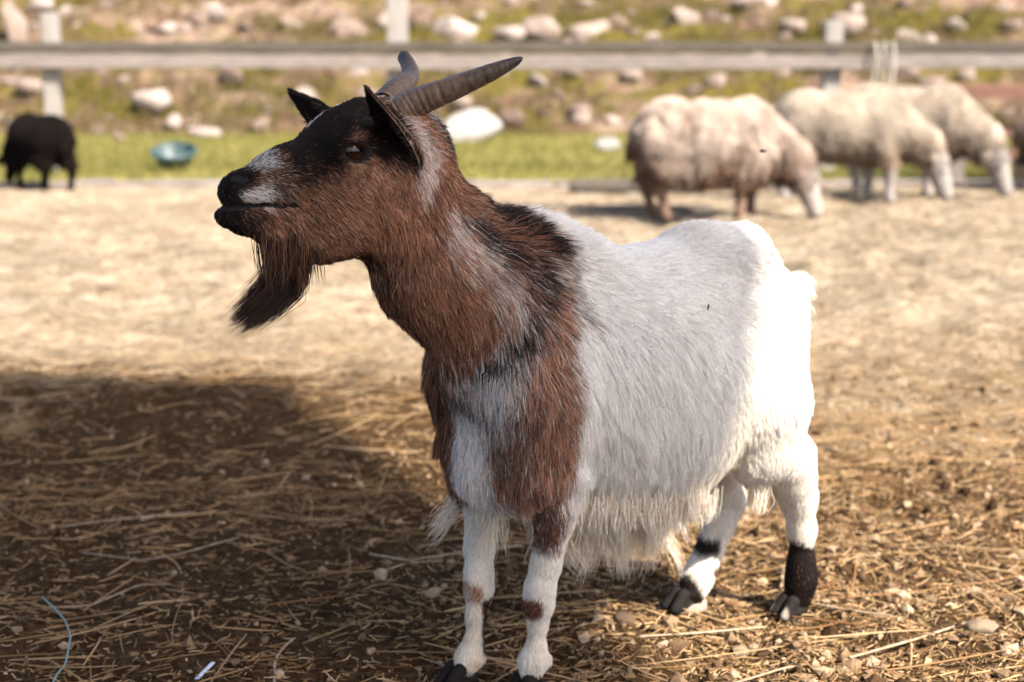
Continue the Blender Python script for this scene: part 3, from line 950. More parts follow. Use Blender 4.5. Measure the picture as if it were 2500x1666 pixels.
# coat: dark, brown, tan, white, each with the polygon (side view), sideways range, edge softness and shares
DARK, BROWN, TAN, WHITE, CREAM = range(5)
PAL = np.array([(0.009, 0.0055, 0.004), (0.35, 0.145, 0.077), (0.57, 0.37, 0.24), (0.84, 0.815, 0.765), (0.76, 0.67, 0.53)])
PATCH = [
    # brown cape over head, neck and shoulder
    ([(0.8704,0.8175),(0.5921,0.7891),(0.5377,0.7271),(0.4866,0.6709),(0.4333,0.6291),(0.3993,0.5988),(0.4055,0.5659),(0.4202,0.5264),(0.4302,0.4583),(0.4238,0.3969),(0.4131,0.342),(0.4089,0.2903),(0.4201,0.2531),(0.4189,0.213),(0.4531,0.2195),(0.4601,0.2856),(0.4944,0.3002),(0.5404,0.3708),(0.5812,0.4437),(0.6327,0.515),(0.6901,0.5993),(0.7471,0.5882),(0.8798,0.5987)], -0.3, 0.3, 0.010, (0.32, 0.52, 0.16, 0.0, 0)),
    # far shoulder and upper far leg
    ([(0.40, 0.25), (0.62, 0.25), (0.62, 0.46), (0.40, 0.46)], -0.3, -0.004, 0.010, (0.55, 0.40, 0.05, 0.0, 0)),
    # dark mottling on the shoulder
    ([(0.5424,0.4724),(0.4909,0.4334),(0.4576,0.3954),(0.4506,0.3375),(0.4741,0.3011),(0.5301,0.3217),(0.5363,0.3951)], 0.0, 0.3, 0.020, (0.50, 0.34, 0.06, 0.10, 0)),
    # pale streak down in front of the shoulder
    ([(0.4552,0.5461),(0.4416,0.5063),(0.478,0.4604),(0.4943,0.3902),(0.5041,0.3693),(0.5203,0.4049),(0.5202,0.4489),(0.5009,0.4904),(0.4716,0.5312)], 0.0, 0.3, 0.014, (0.10, 0.12, 0.06, 0.72, 0)),
    # grizzled upper neck
    ([(0.5535,0.6612),(0.5095,0.6159),(0.4638,0.5798),(0.447,0.5339),(0.4704,0.4969),(0.4837,0.515),(0.5033,0.5499),(0.5383,0.5962),(0.5661,0.6408)], -0.3, 0.3, 0.018, (0.14, 0.24, 0.20, 0.42, 0)),
    # white throat latch to breast
    ([(0.44, 0.25), (0.60, 0.25), (0.60, 0.385), (0.555, 0.420), (0.49, 0.40), (0.46, 0.33)], -0.004, 0.050, 0.010, (0.05, 0.05, 0.06, 0.84, 0)),
    # brown upper shoulder edge against the white side
    ([(0.4725,0.5765),(0.4369,0.5737),(0.4281,0.485),(0.4164,0.3938),(0.4131,0.342),(0.4406,0.2717),(0.4713,0.317),(0.4583,0.3771),(0.4798,0.4357),(0.4623,0.4996)], 0.0, 0.3, 0.012, (0.24, 0.52, 0.17, 0.07, 0)),
    # dark collar line from the withers down to the point of the shoulder
    ([(0.5095,0.649),(0.4772,0.6175),(0.4407,0.5903),(0.4305,0.5673),(0.4405,0.5402),(0.4606,0.5086),(0.4871,0.4778),(0.5101,0.4581),(0.5198,0.4648),(0.4871,0.5056),(0.4673,0.537),(0.4607,0.5642),(0.4772,0.5874),(0.516,0.6173),(0.538,0.6506)], -0.3, 0.3, 0.010, (0.86, 0.08, 0, 0.06, 0)),
    # grizzled tuft behind it
    ([(0.4371,0.6079),(0.3996,0.6082),(0.3856,0.5904),(0.3993,0.5631),(0.378,0.5156),(0.399,0.5175),(0.4233,0.5537)], -0.3, 0.3, 0.012, (0.40, 0.14, 0.10, 0.36, 0)),
    # black mane
    ([(0.5724,0.7738),(0.5539,0.7639),(0.5193,0.728),(0.4903,0.6885),(0.4572,0.6506),(0.4059,0.6019),(0.4301,0.5948),(0.4741,0.6289),(0.5069,0.6698),(0.5324,0.7065),(0.5604,0.7452)], -0.3, 0.3, 0.006, (0.93, 0.07, 0, 0, 0)),
    # black throat
    ([(0.6637,0.6133),(0.6337,0.6086),(0.6161,0.5665),(0.5797,0.5023),(0.5417,0.4472),(0.5024,0.4018),(0.529,0.4081),(0.5678,0.4388),(0.6171,0.5171),(0.6526,0.5749)], -0.3, 0.3, 0.016, (0.86, 0.14, 0, 0, 0)),
    ([(0.7367,0.6135),(0.6734,0.6159),(0.6377,0.6199),(0.6441,0.5991),(0.7369,0.6057)], -0.3, 0.3, 0.010, (0.7, 0.3, 0, 0, 0)),
    # black face
    ([(0.8727,0.6984),(0.7802,0.7361),(0.72,0.7636),(0.6866,0.7897),(0.6461,0.7929),(0.6168,0.7813),(0.6022,0.7551),(0.5937,0.7129),(0.6089,0.7155),(0.6268,0.7213),(0.6475,0.7241),(0.6768,0.7199),(0.6973,0.7052),(0.7231,0.6945),(0.75,0.6881),(0.7734,0.6781),(0.7781,0.6693),(0.7845,0.6395),(0.7703,0.6082),(0.8136,0.6113),(0.8754,0.6354)], -0.3, 0.3, 0.010, (0.985, 0.015, 0, 0, 0)),
    # black jowl peppering
    ([(0.7722,0.6898),(0.7279,0.6979),(0.6939,0.7016),(0.7061,0.6715),(0.7408,0.6377),(0.7742,0.6297),(0.7867,0.6606)], -0.3, 0.3, 0.030, (0.52, 0.36, 0.12, 0, 0)),
    # muzzle roan
    ([(0.7893,0.7166),(0.7619,0.7222),(0.7489,0.6975),(0.7633,0.6805),(0.774,0.6885),(0.7843,0.704)], -0.3, 0.3, 0.012, (0.70, 0.16, 0.10, 0.04, 0)),
    # white nose bridge and lip
    ([(0.7987,0.7151),(0.7811,0.7254),(0.7678,0.732),(0.7682,0.719),(0.7804,0.7144),(0.7923,0.7148)], -0.3, 0.3, 0.005, (0.42, 0, 0, 0.58, 0)),
    ([(0.8103,0.6884),(0.7946,0.6937),(0.7788,0.697),(0.7737,0.6848),(0.7805,0.6791),(0.8031,0.6796)], -0.3, 0.3, 0.005, (0.36, 0.05, 0.10, 0.49, 0)),
    ([(0.7798,0.6728),(0.771,0.6744),(0.77,0.6703),(0.7788,0.6688)], -0.3, 0.3, 0.003, (0.3, 0, 0, 0.7, 0)),
    # white forehead stripe, a little beyond the crest
    ([(0.7094,0.7564),(0.683,0.779),(0.6594,0.7916),(0.6238,0.7954),(0.6211,0.7808),(0.6598,0.7787),(0.6893,0.7586)], -0.045, -0.012, 0.006, (0.1, 0, 0, 0.9, 0)),
    # tan mark above the eye, pale lid line
    ([(0.6896,0.7483),(0.6769,0.7571),(0.6689,0.7529),(0.6841,0.7401)], 0, 0.3, 0.006, (0.45, 0.35, 0.20, 0, 0)),
    ([(0.6985,0.7216),(0.6584,0.7202),(0.6557,0.712),(0.6931,0.7113)], 0, 0.3, 0.008, (0.15, 0.45, 0.40, 0, 0)),
    # pale patch behind the ear
    ([(0.6105,0.7712),(0.5926,0.7605),(0.5747,0.7314),(0.5756,0.7078),(0.5895,0.6793),(0.5999,0.6772),(0.6055,0.7036),(0.5991,0.7295)], 0, 0.3, 0.009, (0.10, 0.16, 0.32, 0.42, 0)),
    # legs
    ([(0.4566,0.145),(0.4334,0.1376),(0.4277,0.1285),(0.4333,0.1144),(0.4446,0.1108),(0.4544,0.1251)], 0.03, 0.3, 0.004, (0.60, 0.40, 0, 0, 0)),
    ([(0.4429,0.2789),(0.4043,0.2724),(0.4041,0.2363),(0.4096,0.2022),(0.4379,0.2148)], 0.03, 0.3, 0.008, (0.60, 0.34, 0, 0.06, 0)),
    ([(0.5219,0.0569),(0.4564,0.0323),(0.4351,0.0314),(0.4086,0.0406),(0.3659,0.0176),(0.3649,-0.0853),(0.5224,-0.0419)], 0.03, 0.3, 0.004, (0.985, 0.015, 0, 0, 0)),
    ([(0.468,0.1173),(0.4293,0.1263),(0.4294,0.0913),(0.4368,0.0353),(0.4712,0.0434),(0.4682,0.0808)], -0.3, 0.03, 0.003, (0.90, 0.10, 0, 0, 0)),
    ([(0.4842,0.1433),(0.468,0.1369),(0.4703,0.1153),(0.483,0.1167)], -0.3, 0.03, 0.004, (0.3, 0.3, 0.4, 0, 0)),
    ([(0.5511,0.0383),(0.5168,0.0363),(0.4959,0.0262),(0.464,0.0185),(0.4537,-0.0956),(0.5525,-0.0683)], -0.3, 0.03, 0.004, (0.985, 0.015, 0, 0, 0)),
    ([(-0.0529,0.1227),(-0.086,0.1122),(-0.1094,0.1156),(-0.1411,0.0633),(-0.1496,-0.0838),(-0.0105,-0.0509),(-0.0327,0.0638)], 0.0, 0.3, 0.005, (0.985, 0.015, 0, 0, 0)),
    ([(0.0376,0.1131),(0.0029,0.1038),(0.0023,0.085),(0.042,0.0833)], -0.3, 0.0, 0.005, (0.98, 0.02, 0, 0, 0)),
    ([(0.1205,0.053),(0.0548,0.0609),(0.0405,0.0329),(0.0309,0.0143),(0.0112,0.0232),(-0.0088,-0.0764),(0.1181,-0.0469)], -0.3, 0.0, 0.004, (0.985, 0.015, 0, 0, 0)),
    ([(0.016,0.0603),(-0.0003,0.0643),(-0.0012,0.0381),(0.0118,0.0436)], -0.3, 0.0, 0.004, (0.7, 0.3, 0, 0, 0)),
]


def coat_share(p):
    """share of each hair colour at points n x 3 of the goat's frame"""
    w = fbm(p * 38, 3, 5) - 0.5
    w2 = fbm(p * np.array([70, 70, 30]), 2, 9) - 0.5
    sh = np.zeros((len(p), 5))
    st = np.clip((fbm(p * np.array([9, 9, 6]), 3, 15) - 0.5) * 3.0, 0, 1) * 0.45 + np.clip((0.33 - p[:, 2]) / 0.12, 0, 1) * 0.35
    low = np.clip((0.16 - p[:, 2]) / 0.12, 0, 1)
    sh[:, TAN] = low * np.clip((fbm(p * np.array([40, 40, 18]), 3, 19) - 0.42) * 3, 0, 1) * 0.5
    sh[:, CREAM] = np.clip(0.03 + st, 0, 1 - sh[:, TAN])
    sh[:, WHITE] = 1 - sh[:, CREAM] - sh[:, TAN]
    for poly, v0, v1, soft, share in PATCH:
        d = in_poly(p[:, 0], p[:, 2], poly) + (w * 1.6 + w2 * 1.2) * soft
        d = np.minimum(d, np.minimum(p[:, 1] - v0, v1 - p[:, 1]) + 0.5 * w * soft)
        t = np.clip(0.5 + 0.5 * d / soft, 0, 1)[:, None]
        sh = sh * (1 - t) + np.array(share) * t
    return sh / sh.sum(1)[:, None]


# how the coat lies: (where, image-like direction: back / down, outwards, length, lift)
LIE = [
    ((0.814,0.02,0.6977), (1.0, 0.35), 0.0, 0.0045, 0.25), ((0.8245,0.01,0.6602), (0.6, 0.8), 0.0, 0.007, 0.35), ((0.8057,0.015,0.6495), (0.7, 0.7), 0.0, 0.009, 0.3),
    ((0.7839,0.02,0.7164), (1.0, 0.25), 0.0, 0.007, 0.2), ((0.7394,0.02,0.7351), (1.0, -0.1), 0.0, 0.008, 0.22), ((0.7925,0.025,0.6872), (1.0, 0.45), 0.0, 0.007, 0.2),
    ((0.7339,0.03,0.7076), (0.8, 0.6), 0.0, 0.009, 0.18), ((0.6936,0.02,0.7618), (0.7, -0.7), 0.0, 0.012, 0.35), ((0.636,0,0.7862), (1.0, -0.3), 0.0, 0.017, 0.5),
    ((0.6607,0.045,0.7568), (0.8, -0.5), 0.0, 0.009, 0.2), ((0.7044,0.04,0.7374), (0.9, 0.1), 0.0, 0.007, 0.15), ((0.6701,0.05,0.714), (0.7, 0.7), 0.0, 0.010, 0.16),
    ((0.7378,0.035,0.6575), (0.75, 0.7), 0.0, 0.015, 0.2), ((0.6911,0.055,0.6668), (0.75, 0.7), 0.0, 0.018, 0.2), ((0.699,0.035,0.6243), (0.7, 0.75), 0.0, 0.016, 0.22),
    ((0.7647,0.02,0.6374), (0.3, 1.0), 0.0, 0.020, 0.25), ((0.6442,0.055,0.6902), (0.35, 1.0), 0.0, 0.020, 0.2), ((0.5964,0.045,0.7033), (0.25, 1.0), 0.0, 0.024, 0.25),
    ((0.5511,0,0.737), (0.8, 0.2), 0.0, 0.026, 0.6), ((0.5002,0,0.6861), (0.8, 0.25), 0.0, 0.030, 0.65), ((0.4471,0,0.633), (0.8, 0.2), 0.0, 0.040, 0.75),
    ((0.5691,0.06,0.6609), (0.35, 1.0), 0.0, 0.027, 0.22), ((0.6244,0.06,0.6219), (0.15, 1.0), 0.0, 0.026, 0.22), ((0.6452,0.02,0.5767), (0.1, 1.0), 0.0, 0.026, 0.28),
    ((0.5886,0.08,0.5472), (0.3, 1.0), 0.0, 0.032, 0.2), ((0.6092,0.03,0.5097), (0.2, 1.0), 0.0, 0.030, 0.25), ((0.5128,0.07,0.5939), (0.75, 0.7), 0.0, 0.036, 0.3),
    ((0.5002,0.09,0.5297), (0.4, 1.0), 0.0, 0.034, 0.22), ((0.5397,0.05,0.4555), (0.2, 1.0), 0.0, 0.028, 0.18), ((0.4196,0.02,0.6047), (0.9, 0.1), 0.0, 0.045, 0.6),
    ((0.4199,0.07,0.5647), (0.8, 0.65), 0.0, 0.034, 0.25), ((0.4541,0.1,0.471), (0.3, 1.0), 0.0, 0.036, 0.22), ((0.4128,0.1,0.3921), (0.25, 1.0), 0.0, 0.036, 0.25),
    ((0.4872,0.08,0.3696), (0.0, 1.0), 0.0, 0.038, 0.22), ((0.5081,0.03,0.362), (0.0, 1.0), 0.0, 0.024, 0.15), ((0.4872,-0.07,0.3378), (-0.05, 1.0), 0.0, 0.022, 0.15),
    ((0.4602,0.06,0.2911), (0.2, 1.0), 0.0, 0.045, 0.35), ((0.4118,0.09,0.3023), (0.2, 1.0), 0.0, 0.032, 0.3),
    ((0.3274,0.01,0.5977), (1.0, 0.0), 0.0, 0.030, 0.35), ((0.2297,0.01,0.5823), (1.0, 0.0), 0.0, 0.022, 0.2), ((0.0944,0.01,0.6077), (1.0, 0.1), 0.0, 0.022, 0.32),
    ((0.3449,0.11,0.5408), (0.75, 0.7), 0.0, 0.024, 0.16), ((0.2276,0.11,0.5542), (0.85, 0.5), 0.0, 0.022, 0.15), ((0.1239,0.1,0.5327), (0.75, 0.6), 0.0, 0.020, 0.15),
    ((0.3589,0.13,0.4483), (0.35, 1.0), 0.0, 0.036, 0.16), ((0.2414,0.13,0.4347), (0.4, 1.0), 0.0, 0.034, 0.15), ((0.1297,0.12,0.4138), (0.3, 1.0), 0.0, 0.030, 0.15),
    ((0.3574,0.13,0.3499), (0.15, 1.0), 0.0, 0.048, 0.18), ((0.2385,0.13,0.3325), (0.15, 1.0), 0.0, 0.048, 0.18), ((0.1165,0.11,0.3103), (0.1, 1.0), 0.0, 0.034, 0.16),
    ((0.2792,0.08,0.2476), (0.1, 1.0), 0.0, 0.060, 0.3), ((0.1349,0.07,0.2205), (0.1, 1.0), 0.0, 0.055, 0.3),
    ((-0.0358,0.03,0.5371), (0.8, 0.6), 0.0, 0.022, 0.25), ((-0.0169,0.08,0.4545), (0.3, 1.0), 0.0, 0.018, 0.15), ((0.0048,0.09,0.3354), (0.1, 1.0), 0.0, 0.015, 0.12), ((0.0284,0.09,0.2799), (0.1, 1.0), 0.0, 0.012, 0.1),
    ((-0.1406,0,0.5122), (0.6, 0.8), 0.0, 0.030, 0.4), ((-0.037,0.07,0.2522), (0.0, 1.0), 0.0, 0.0124, 0.15), ((-0.0822,0.058,0.1457), (0.0, 1.0), 0.0, 0.0062, 0.12),
    ((-0.0842,0.056,0.0746), (0.0, 1.0), 0.0, 0.0062, 0.13), ((-0.0792,0.056,0.026), (-0.1, 1.0), 0.0, 0.0081, 0.18),
    ((0.4041,0.075,0.2376), (0.0, 1.0), 0.0, 0.0087, 0.13), ((0.42,0.068,0.1599), (0.0, 1.0), 0.0, 0.0062, 0.12), ((0.4254,0.066,0.0867), (0.0, 1.0), 0.0, 0.0074, 0.15),
    ((0.436,0.066,0.0395), (0.0, 1.0), 0.0, 0.0099, 0.21), ((0.4427,-0.05,0.2238), (0.0, 1.0), 0.0, 0.0087, 0.13), ((0.4632,-0.022,0.1415), (0.0, 1.0), 0.0, 0.0062, 0.12),
    ((0.4759,-0.015,0.0646), (0.0, 1.0), 0.0, 0.0074, 0.15), ((0.4907,-0.012,0.0279), (-0.1, 1.0), 0.0, 0.0099, 0.21),
    ((-0.025,-0.066,0.1445), (-0.2, 1.0), 0.0, 0.0074, 0.12), ((0.0231,-0.06,0.0545), (-0.3, 1.0), 0.0, 0.0068, 0.13), ((0.0409,-0.059,0.0189), (-0.3, 1.0), 0.0, 0.0081, 0.18),
]


def lie_of(p):
    q = p.copy()
    sgn = np.where(p[:, 1] < 0, -1.0, 1.0)
    c = np.array([a[0] for a in LIE])
    d = np.array([(-a[1][0], a[2], -a[1][1]) for a in LIE], float)
    d = unit(d)
    ln = np.array([a[3] for a in LIE])
    lf = np.array([a[4] for a in LIE])
    out_d = np.zeros_like(p)
    out_l = np.zeros(len(p))
    out_f = np.zeros(len(p))
    # points on the far side use the mirrored table unless a far-side entry is closer
    c2 = np.concatenate([c, c * (1, -1, 1)])
    for i in range(0, len(p), 40000):
        b = q[i:i + 40000]
        d2 = ((b[:, None, :] - c2[None]) ** 2).sum(2)
        w = 1.0 / (d2 ** 2 + 1e-7)
        w /= w.sum(1)[:, None]
        out_d[i:i + 40000] = w @ np.concatenate([d, d])
        out_l[i:i + 40000] = w @ np.concatenate([ln, ln])
        out_f[i:i + 40000] = w @ np.concatenate([lf, lf])
    return unit(out_d), out_l, out_f


def scatter(verts, quads, vn, area, n, weight=None):
    w = area.copy() if weight is None else area * weight
    pick = rng.choice(len(quads), n, p=w / w.sum())
    a, b = rng.random((2, n, 1))
    q = quads[pick]
    p = (verts[q[:, 0]] * (1 - a) * (1 - b) + verts[q[:, 1]] * a * (1 - b) + verts[q[:, 2]] * a * b + verts[q[:, 3]] * (1 - a) * b)
    m = (vn[q[:, 0]] * (1 - a) * (1 - b) + vn[q[:, 1]] * a * (1 - b) + vn[q[:, 2]] * a * b + vn[q[:, 3]] * (1 - a) * b)
    return p, unit(m)


def clump(roots, tips_off, n_seed, amount, seed_w=None):
    """pull each strand's offset towards that of the nearest seed strand"""
    seeds = rng.choice(len(roots), n_seed, replace=False, p=seed_w)
    kd = kdtree.KDTree(n_seed)
    for i, s in enumerate(seeds):
        kd.insert(roots[s], i)
    kd.balance()
    near = np.fromiter((kd.find(r)[1] for r in roots), int, len(roots))
    s = seeds[near]
    return s


def grow(p, n, d, ln, lift, k=6, jitter=0.18, n_clump=None, clump_amt=0.6, curl=0.0, droop=0.0):
    """strand points m x k x 3"""
    m = len(p)
    t = unit(d - (d * n).sum(1)[:, None] * n)
    rnd = rng.normal(0, 1, (m, 3))
    rnd -= (rnd * n).sum(1)[:, None] * n
    lf = np.clip(lift * rng.uniform(0.6, 1.5, m), 0.03, 1.5)[:, None]
    d0 = unit(t + n * (lf + 0.16) + rnd * jitter)
    d1 = unit(t + n * lf * 0.45 + rnd * jitter * 0.6)
    L = ln[:, None]
    s = np.linspace(0, 1, k)
    pts = np.zeros((m, k, 3))
    for i, a in enumerate(s):
        pts[:, i] = p + L * (d0 * (a - 0.5 * a * a) + d1 * (0.5 * a * a))
        if droop:
            pts[:, i, 2] -= L[:, 0] * droop * a * a
    if curl:
        ph = rng.uniform(0, 6.28, (m, 1))
        for i, a in enumerate(s):
            pts[:, i] += L * curl * a * (rnd * np.sin(ph + a * 7))
    if n_clump:
        sd = clump(p, None, n_clump, clump_amt, (1 / ln ** 1.0) / (1 / ln ** 1.0).sum())
        tip = pts[sd]
        for i, a in enumerate(s):
            w = clump_amt * a ** 1.4
            pts[:, i] = pts[:, i] * (1 - w) + tip[:, i] * w
    return pts


def make_goat():
    sol = goat_solid()
    verts, quads = sol.surface(3)
    keep_v = verts
    vn, area = normals_of(verts, quads)
    # make every normal point outwards
    c = verts.mean(0)
    me = mesh_np('goat', verts, quads)
    skin = tint_mesh_material('goat_skin', 0.75, 0.25)
    root = link('goat', me, skin)
    root.matrix_world = GOAT_M
    sh = coat_share(verts)
    skin_c = sh @ PAL * 0.75
    for v in (1, -1):
        nn = np.array((0.8124,0.018,0.7045))
        e = (((verts - (nn[0], 0.018 * v, nn[2])) / (0.016, 0.020, 0.008)) ** 2).sum(1)
        skin_c[e < 1] = (0.005, 0.004, 0.004)
        ee = np.array((0.68,0.05,0.7331))
        e = (((verts - (ee[0], 0.054 * v, ee[2])) / (0.026, 0.024, 0.018)) ** 2).sum(1)
        skin_c[e < 1] = (0.010, 0.007, 0.006)
    mz = np.abs(verts[:, 2] - (0.8026,0,0.6734)[2]) < 0.004
    skin_c[mz & (verts[:, 0] > 0.74)] = (0.004, 0.003, 0.003)
    paint_points(me, skin_c)
    tag(root, 'brown, black and white horned goat with a long dark beard standing in front', 'goat')

    # ---- coat
    qc = verts[quads].mean(1)
    wt = np.where(qc[:, 1] < -0.03, 0.40, 1.0)
    headness = np.clip((qc[:, 0] - 0.50) / 0.1, 0, 1) * np.clip((qc[:, 2] - 0.50) / 0.08, 0, 1)
    wt *= 1 + 1.3 * headness
    wt *= np.where(qc[:, 2] < 0.22, 1.7, 1.0)
    # no hair in the eye opening, in the nostril, on the sole
    ex = np.array((0.68,0.05,0.7331))
    for v in (1, -1):
        e = ((qc - (ex[0], 0.054 * v, ex[2])) / (0.0205, 0.024, 0.0132))
        wt[(e ** 2).sum(1) < 1] = 0
        nn = np.array((0.8124,0.018,0.7045))
        e = ((qc - (nn[0], 0.02 * v, nn[2])) / (0.012, 0.016, 0.005))
        wt[(e ** 2).sum(1) < 1] = 0
    mouth = np.abs(qc[:, 2] - (0.8026,0,0.6734)[2]) < 0.0045
    wt[mouth & (qc[:, 0] > 0.742)] = 0
    N = 460000
    p, n = scatter(verts, quads, vn, area, N, wt)
    d, ln, lf = lie_of(p)
    ln *= rng.uniform(0.65, 1.2, N) * (0.8 + 0.4 * fbm(p * 25, 2, 3))
    pts = grow(p, n, d, ln, lf, 6, 0.20, 34000, 0.52, 0.05)
    # no strand below the ground
    pts[:, :, 2] = np.maximum(pts[:, :, 2], 0.004)
    share = coat_share(p)
    u = rng.random(N)[:, None]
    which = (np.cumsum(share, 1) < u).sum(1).clip(0, 4)
    tint = PAL[which] * rng.uniform(0.7, 1.25, (N, 1))
    mean = share @ PAL
    tint = tint * 0.76 + mean * 0.24
    tone = 0.74 + 0.52 * vnoise(p * np.array([85, 85, 45]), 33)
    isw = (which >= WHITE)
    tint *= np.where(isw, 0.86 + 0.20 * (tone - 0.74), tone * 1.08)[:, None]
    base = np.where(ln < 0.014, 0.00021, 0.00028)[:, None] * rng.uniform(0.8, 1.2, (N, 1))
    rad = base * np.array([1.0, 1.0, 0.95, 0.8, 0.55, 0.12])
    fur = strand_material('goat_fur', 0.5, 0.2, 0.22)
    o = strands('coat', pts, rad, tint, fur, root)
    o['kind'] = 'stuff'

    # ---- long hair: beard, belly fringe, chest and elbow wisps
    def locks(name, spots, n, ln, spread, tint, flow, k=9, r=0.0004, curl=0.10, nclump=40, famt=0.8, droop=0.0, tight=1.0, taper=0.0):
        """spots: list of points in the goat frame; strands hang from them along flow"""
        sp = np.array(spots)
        i = rng.integers(0, len(sp) - 1, n)
        a = rng.random((n, 1))
        root_p = sp[i] * (1 - a) + sp[i + 1] * a + rng.normal(0, 1, (n, 3)) * spread
        L = ln * (rng.uniform(0.55, 1.1, n) if not taper else rng.beta(1.6, 1.5, n) * 0.75 + 0.35)
        f = np.array(flow, float)          # polyline of unit-length offsets
        s = np.linspace(0, 1, k)
        fs = np.linspace(0, 1, len(f))
        path = np.stack([np.interp(s, fs, f[:, c]) for c in range(3)], 1)
        q = root_p[:, None, :] + L[:, None, None] * path[None]
        rnd = rng.normal(0, 1, (n, 3))
        ph = rng.uniform(0, 6.28, n)
        wig = np.sin(ph[:, None] + s[None] * 6.0)[:, :, None] * rnd[:, None, :]
        q += L[:, None, None] * curl * 0.25 * wig * s[None, :, None]
        q += L[:, None, None] * 0.12 * tight * rng.normal(0, 1, (n, 1, 3)) * (s ** 1.3)[None, :, None]
        sd = clump(root_p, None, nclump, famt)
        w = (famt * s ** 1.1)[None, :, None]
        q = q * (1 - w) + (q[sd] + 0.25 * (root_p - root_p[sd])[:, None, :]) * w
        if taper:
            mid_ = sp.mean(0) + ln * path
            w = (taper * s ** 1.3)[None, :, None] * rng.uniform(0.6, 1.15, (n, 1, 1))
            q = q * (1 - w) + (mid_[None] * (L / ln)[:, None, None] + q * (1 - (L / ln)[:, None, None])) * w
        q[:, :, 2] = np.maximum(q[:, :, 2], 0.004)
        t = np.array(tint)[rng.integers(0, len(tint), n)] * rng.uniform(0.7, 1.25, (n, 1))
        rad = r * rng.uniform(0.7, 1.2, (n, 1)) * np.interp(s, [0, 0.6, 1], [1, 0.9, 0.15])[None]
        ob = strands(name, q, rad, t, fur, root)
        ob['kind'] = 'stuff'
        return ob

    dk = [(0.012, 0.007, 0.006), (0.018, 0.010, 0.007), (0.07, 0.030, 0.016), (0.16, 0.065, 0.035)]
    b0, b1, b2 = np.array((0.7713,0,0.6298)), np.array((0.7505,0,0.6165)), np.array((0.7278,0,0.6166))
    tip = np.array((0.8035,0,0.5325)) - np.array((0.7504,0,0.6191))
    Lb = np.linalg.norm(tip)
    bend = np.array((0.7492,0,0.5694)) - np.array((0.7493,0,0.6191))
    flow = [(0, 0, 0), bend / Lb * 0.55, bend / Lb, (bend * 0.55 + tip * 0.45) / Lb * 1.02 + np.array((0, 0, -0.02)), tip / Lb]
    flow = np.array(flow)
    locks('beard', [b0, b1, b2], 1900, Lb * 1.10, (0.005, 0.007, 0.004), dk[:3] + dk[:2], flow, 11, 0.00038, 0.14, 60, 0.55, tight=0.6, taper=0.5)
    locks('chin_hair', [b0 + (0.002, 0.012, 0.012), b2 + (0, 0.016, 0.016)], 1300, 0.055, (0.008, 0.006, 0.010), dk + [(0.16, 0.09, 0.05)],
          [(0, 0.05, 0), (0.01, 0.10, -0.5), (0.02, 0.06, -1.0)], 7, 0.0004, 0.2, 60, 0.6)
    wh = [(0.72, 0.64, 0.52), (0.66, 0.56, 0.42), (0.78, 0.73, 0.66), (0.58, 0.48, 0.35)]
    dn = [(0, 0, 0), (0, 0.0, -0.5), (-0.02, 0, -1.0)]
    locks('belly_fringe', [(0.36, -0.02, 0.262), (0.30, -0.02, 0.240), (0.20, -0.02, 0.225), (0.13, -0.02, 0.235)], 3600, 0.112, (0.012, 0.022, 0.008), wh, dn, 10, 0.00045, 0.35, 90, 0.70)
    locks('belly_fringe', [(0.40, 0.07, 0.275), (0.28, 0.085, 0.248), (0.20, 0.085, 0.238), (0.15, 0.08, 0.240)], 2200, 0.036, (0.010, 0.016, 0.010), wh[:3], dn, 8, 0.00045, 0.3, 170, 0.55)
    locks('flank_wisp', [(0.0576,0.09,0.255), (0.0329,0.08,0.2454)], 110, 0.065, (0.005, 0.008, 0.006), wh[:3], [(0, 0, 0), (0.02, 0, -0.5), (0.12, 0, -1)], 8, 0.0004, 0.4, 9, 0.7)
    locks('flank_wisp', [(-0.0509,0.02,0.2317), (-0.0698,0.02,0.2218)], 110, 0.070, (0.005, 0.008, 0.006), wh[:3], [(0, 0, 0), (-0.02, 0, -0.5), (0.10, 0, -1)], 8, 0.0004, 0.4, 7, 0.7)
    locks('chest_wisp', [(0.4653,-0.07,0.2695), (0.4562,-0.07,0.2587)], 90, 0.085, (0.004, 0.006, 0.006), wh[:3], [(0, 0, 0), (0.12, 0, -0.5), (0.62, 0, -0.80)], 9, 0.0004, 0.35, 14, 0.5)
    locks('chest_wisp', [(0.4793,0,0.2826), (0.4612,0.02,0.2785)], 300, 0.085, (0.006, 0.010, 0.006), wh, [(0, 0, 0), (-0.05, 0, -0.5), (0.05, 0, -1)], 9, 0.0004, 0.5, 16, 0.6)
    locks('chest_wisp', [(0.4809,0.05,0.295), (0.436,0.06,0.2812)], 420, 0.045, (0.006, 0.008, 0.006), [(0.05, 0.03, 0.02), (0.3, 0.24, 0.18), (0.5, 0.45, 0.4)], [(0, 0, 0), (-0.1, 0, -0.5), (-0.5, 0, -0.85)], 8, 0.0004, 0.3, 30, 0.55)
    locks('tail_tuft', [(-0.066, 0, 0.510), (-0.098, 0, 0.500), (-0.104, 0, 0.470)], 700, 0.028, (0.006, 0.010, 0.006), wh[:1] + [(0.74, 0.7, 0.66)], [(0, 0, 0), (-0.3, 0, -0.25), (-0.45, 0, -0.85)], 7, 0.00045, 0.3, 40, 0.5)

    # ---- horns
    N_ = Nodes('horn')
    co = N_.coords('Object')
    gr = N_.noise(160, 5, 0.65, N_.coords('Object', (1, 1, 0.6)))
    at = N_.n('Attribute', attribute_name='tint')
    c_ = N_.mix(1.0, at.outputs['Color'], N_.ramp(gr, [(0.3, (0.5,) * 3), (0.72, (1.35,) * 3)]), 'MULTIPLY')
    N_.bump(gr, 0.35, 0.002)
    horn_mat = N_.done(c_, 0.5, 0.25)

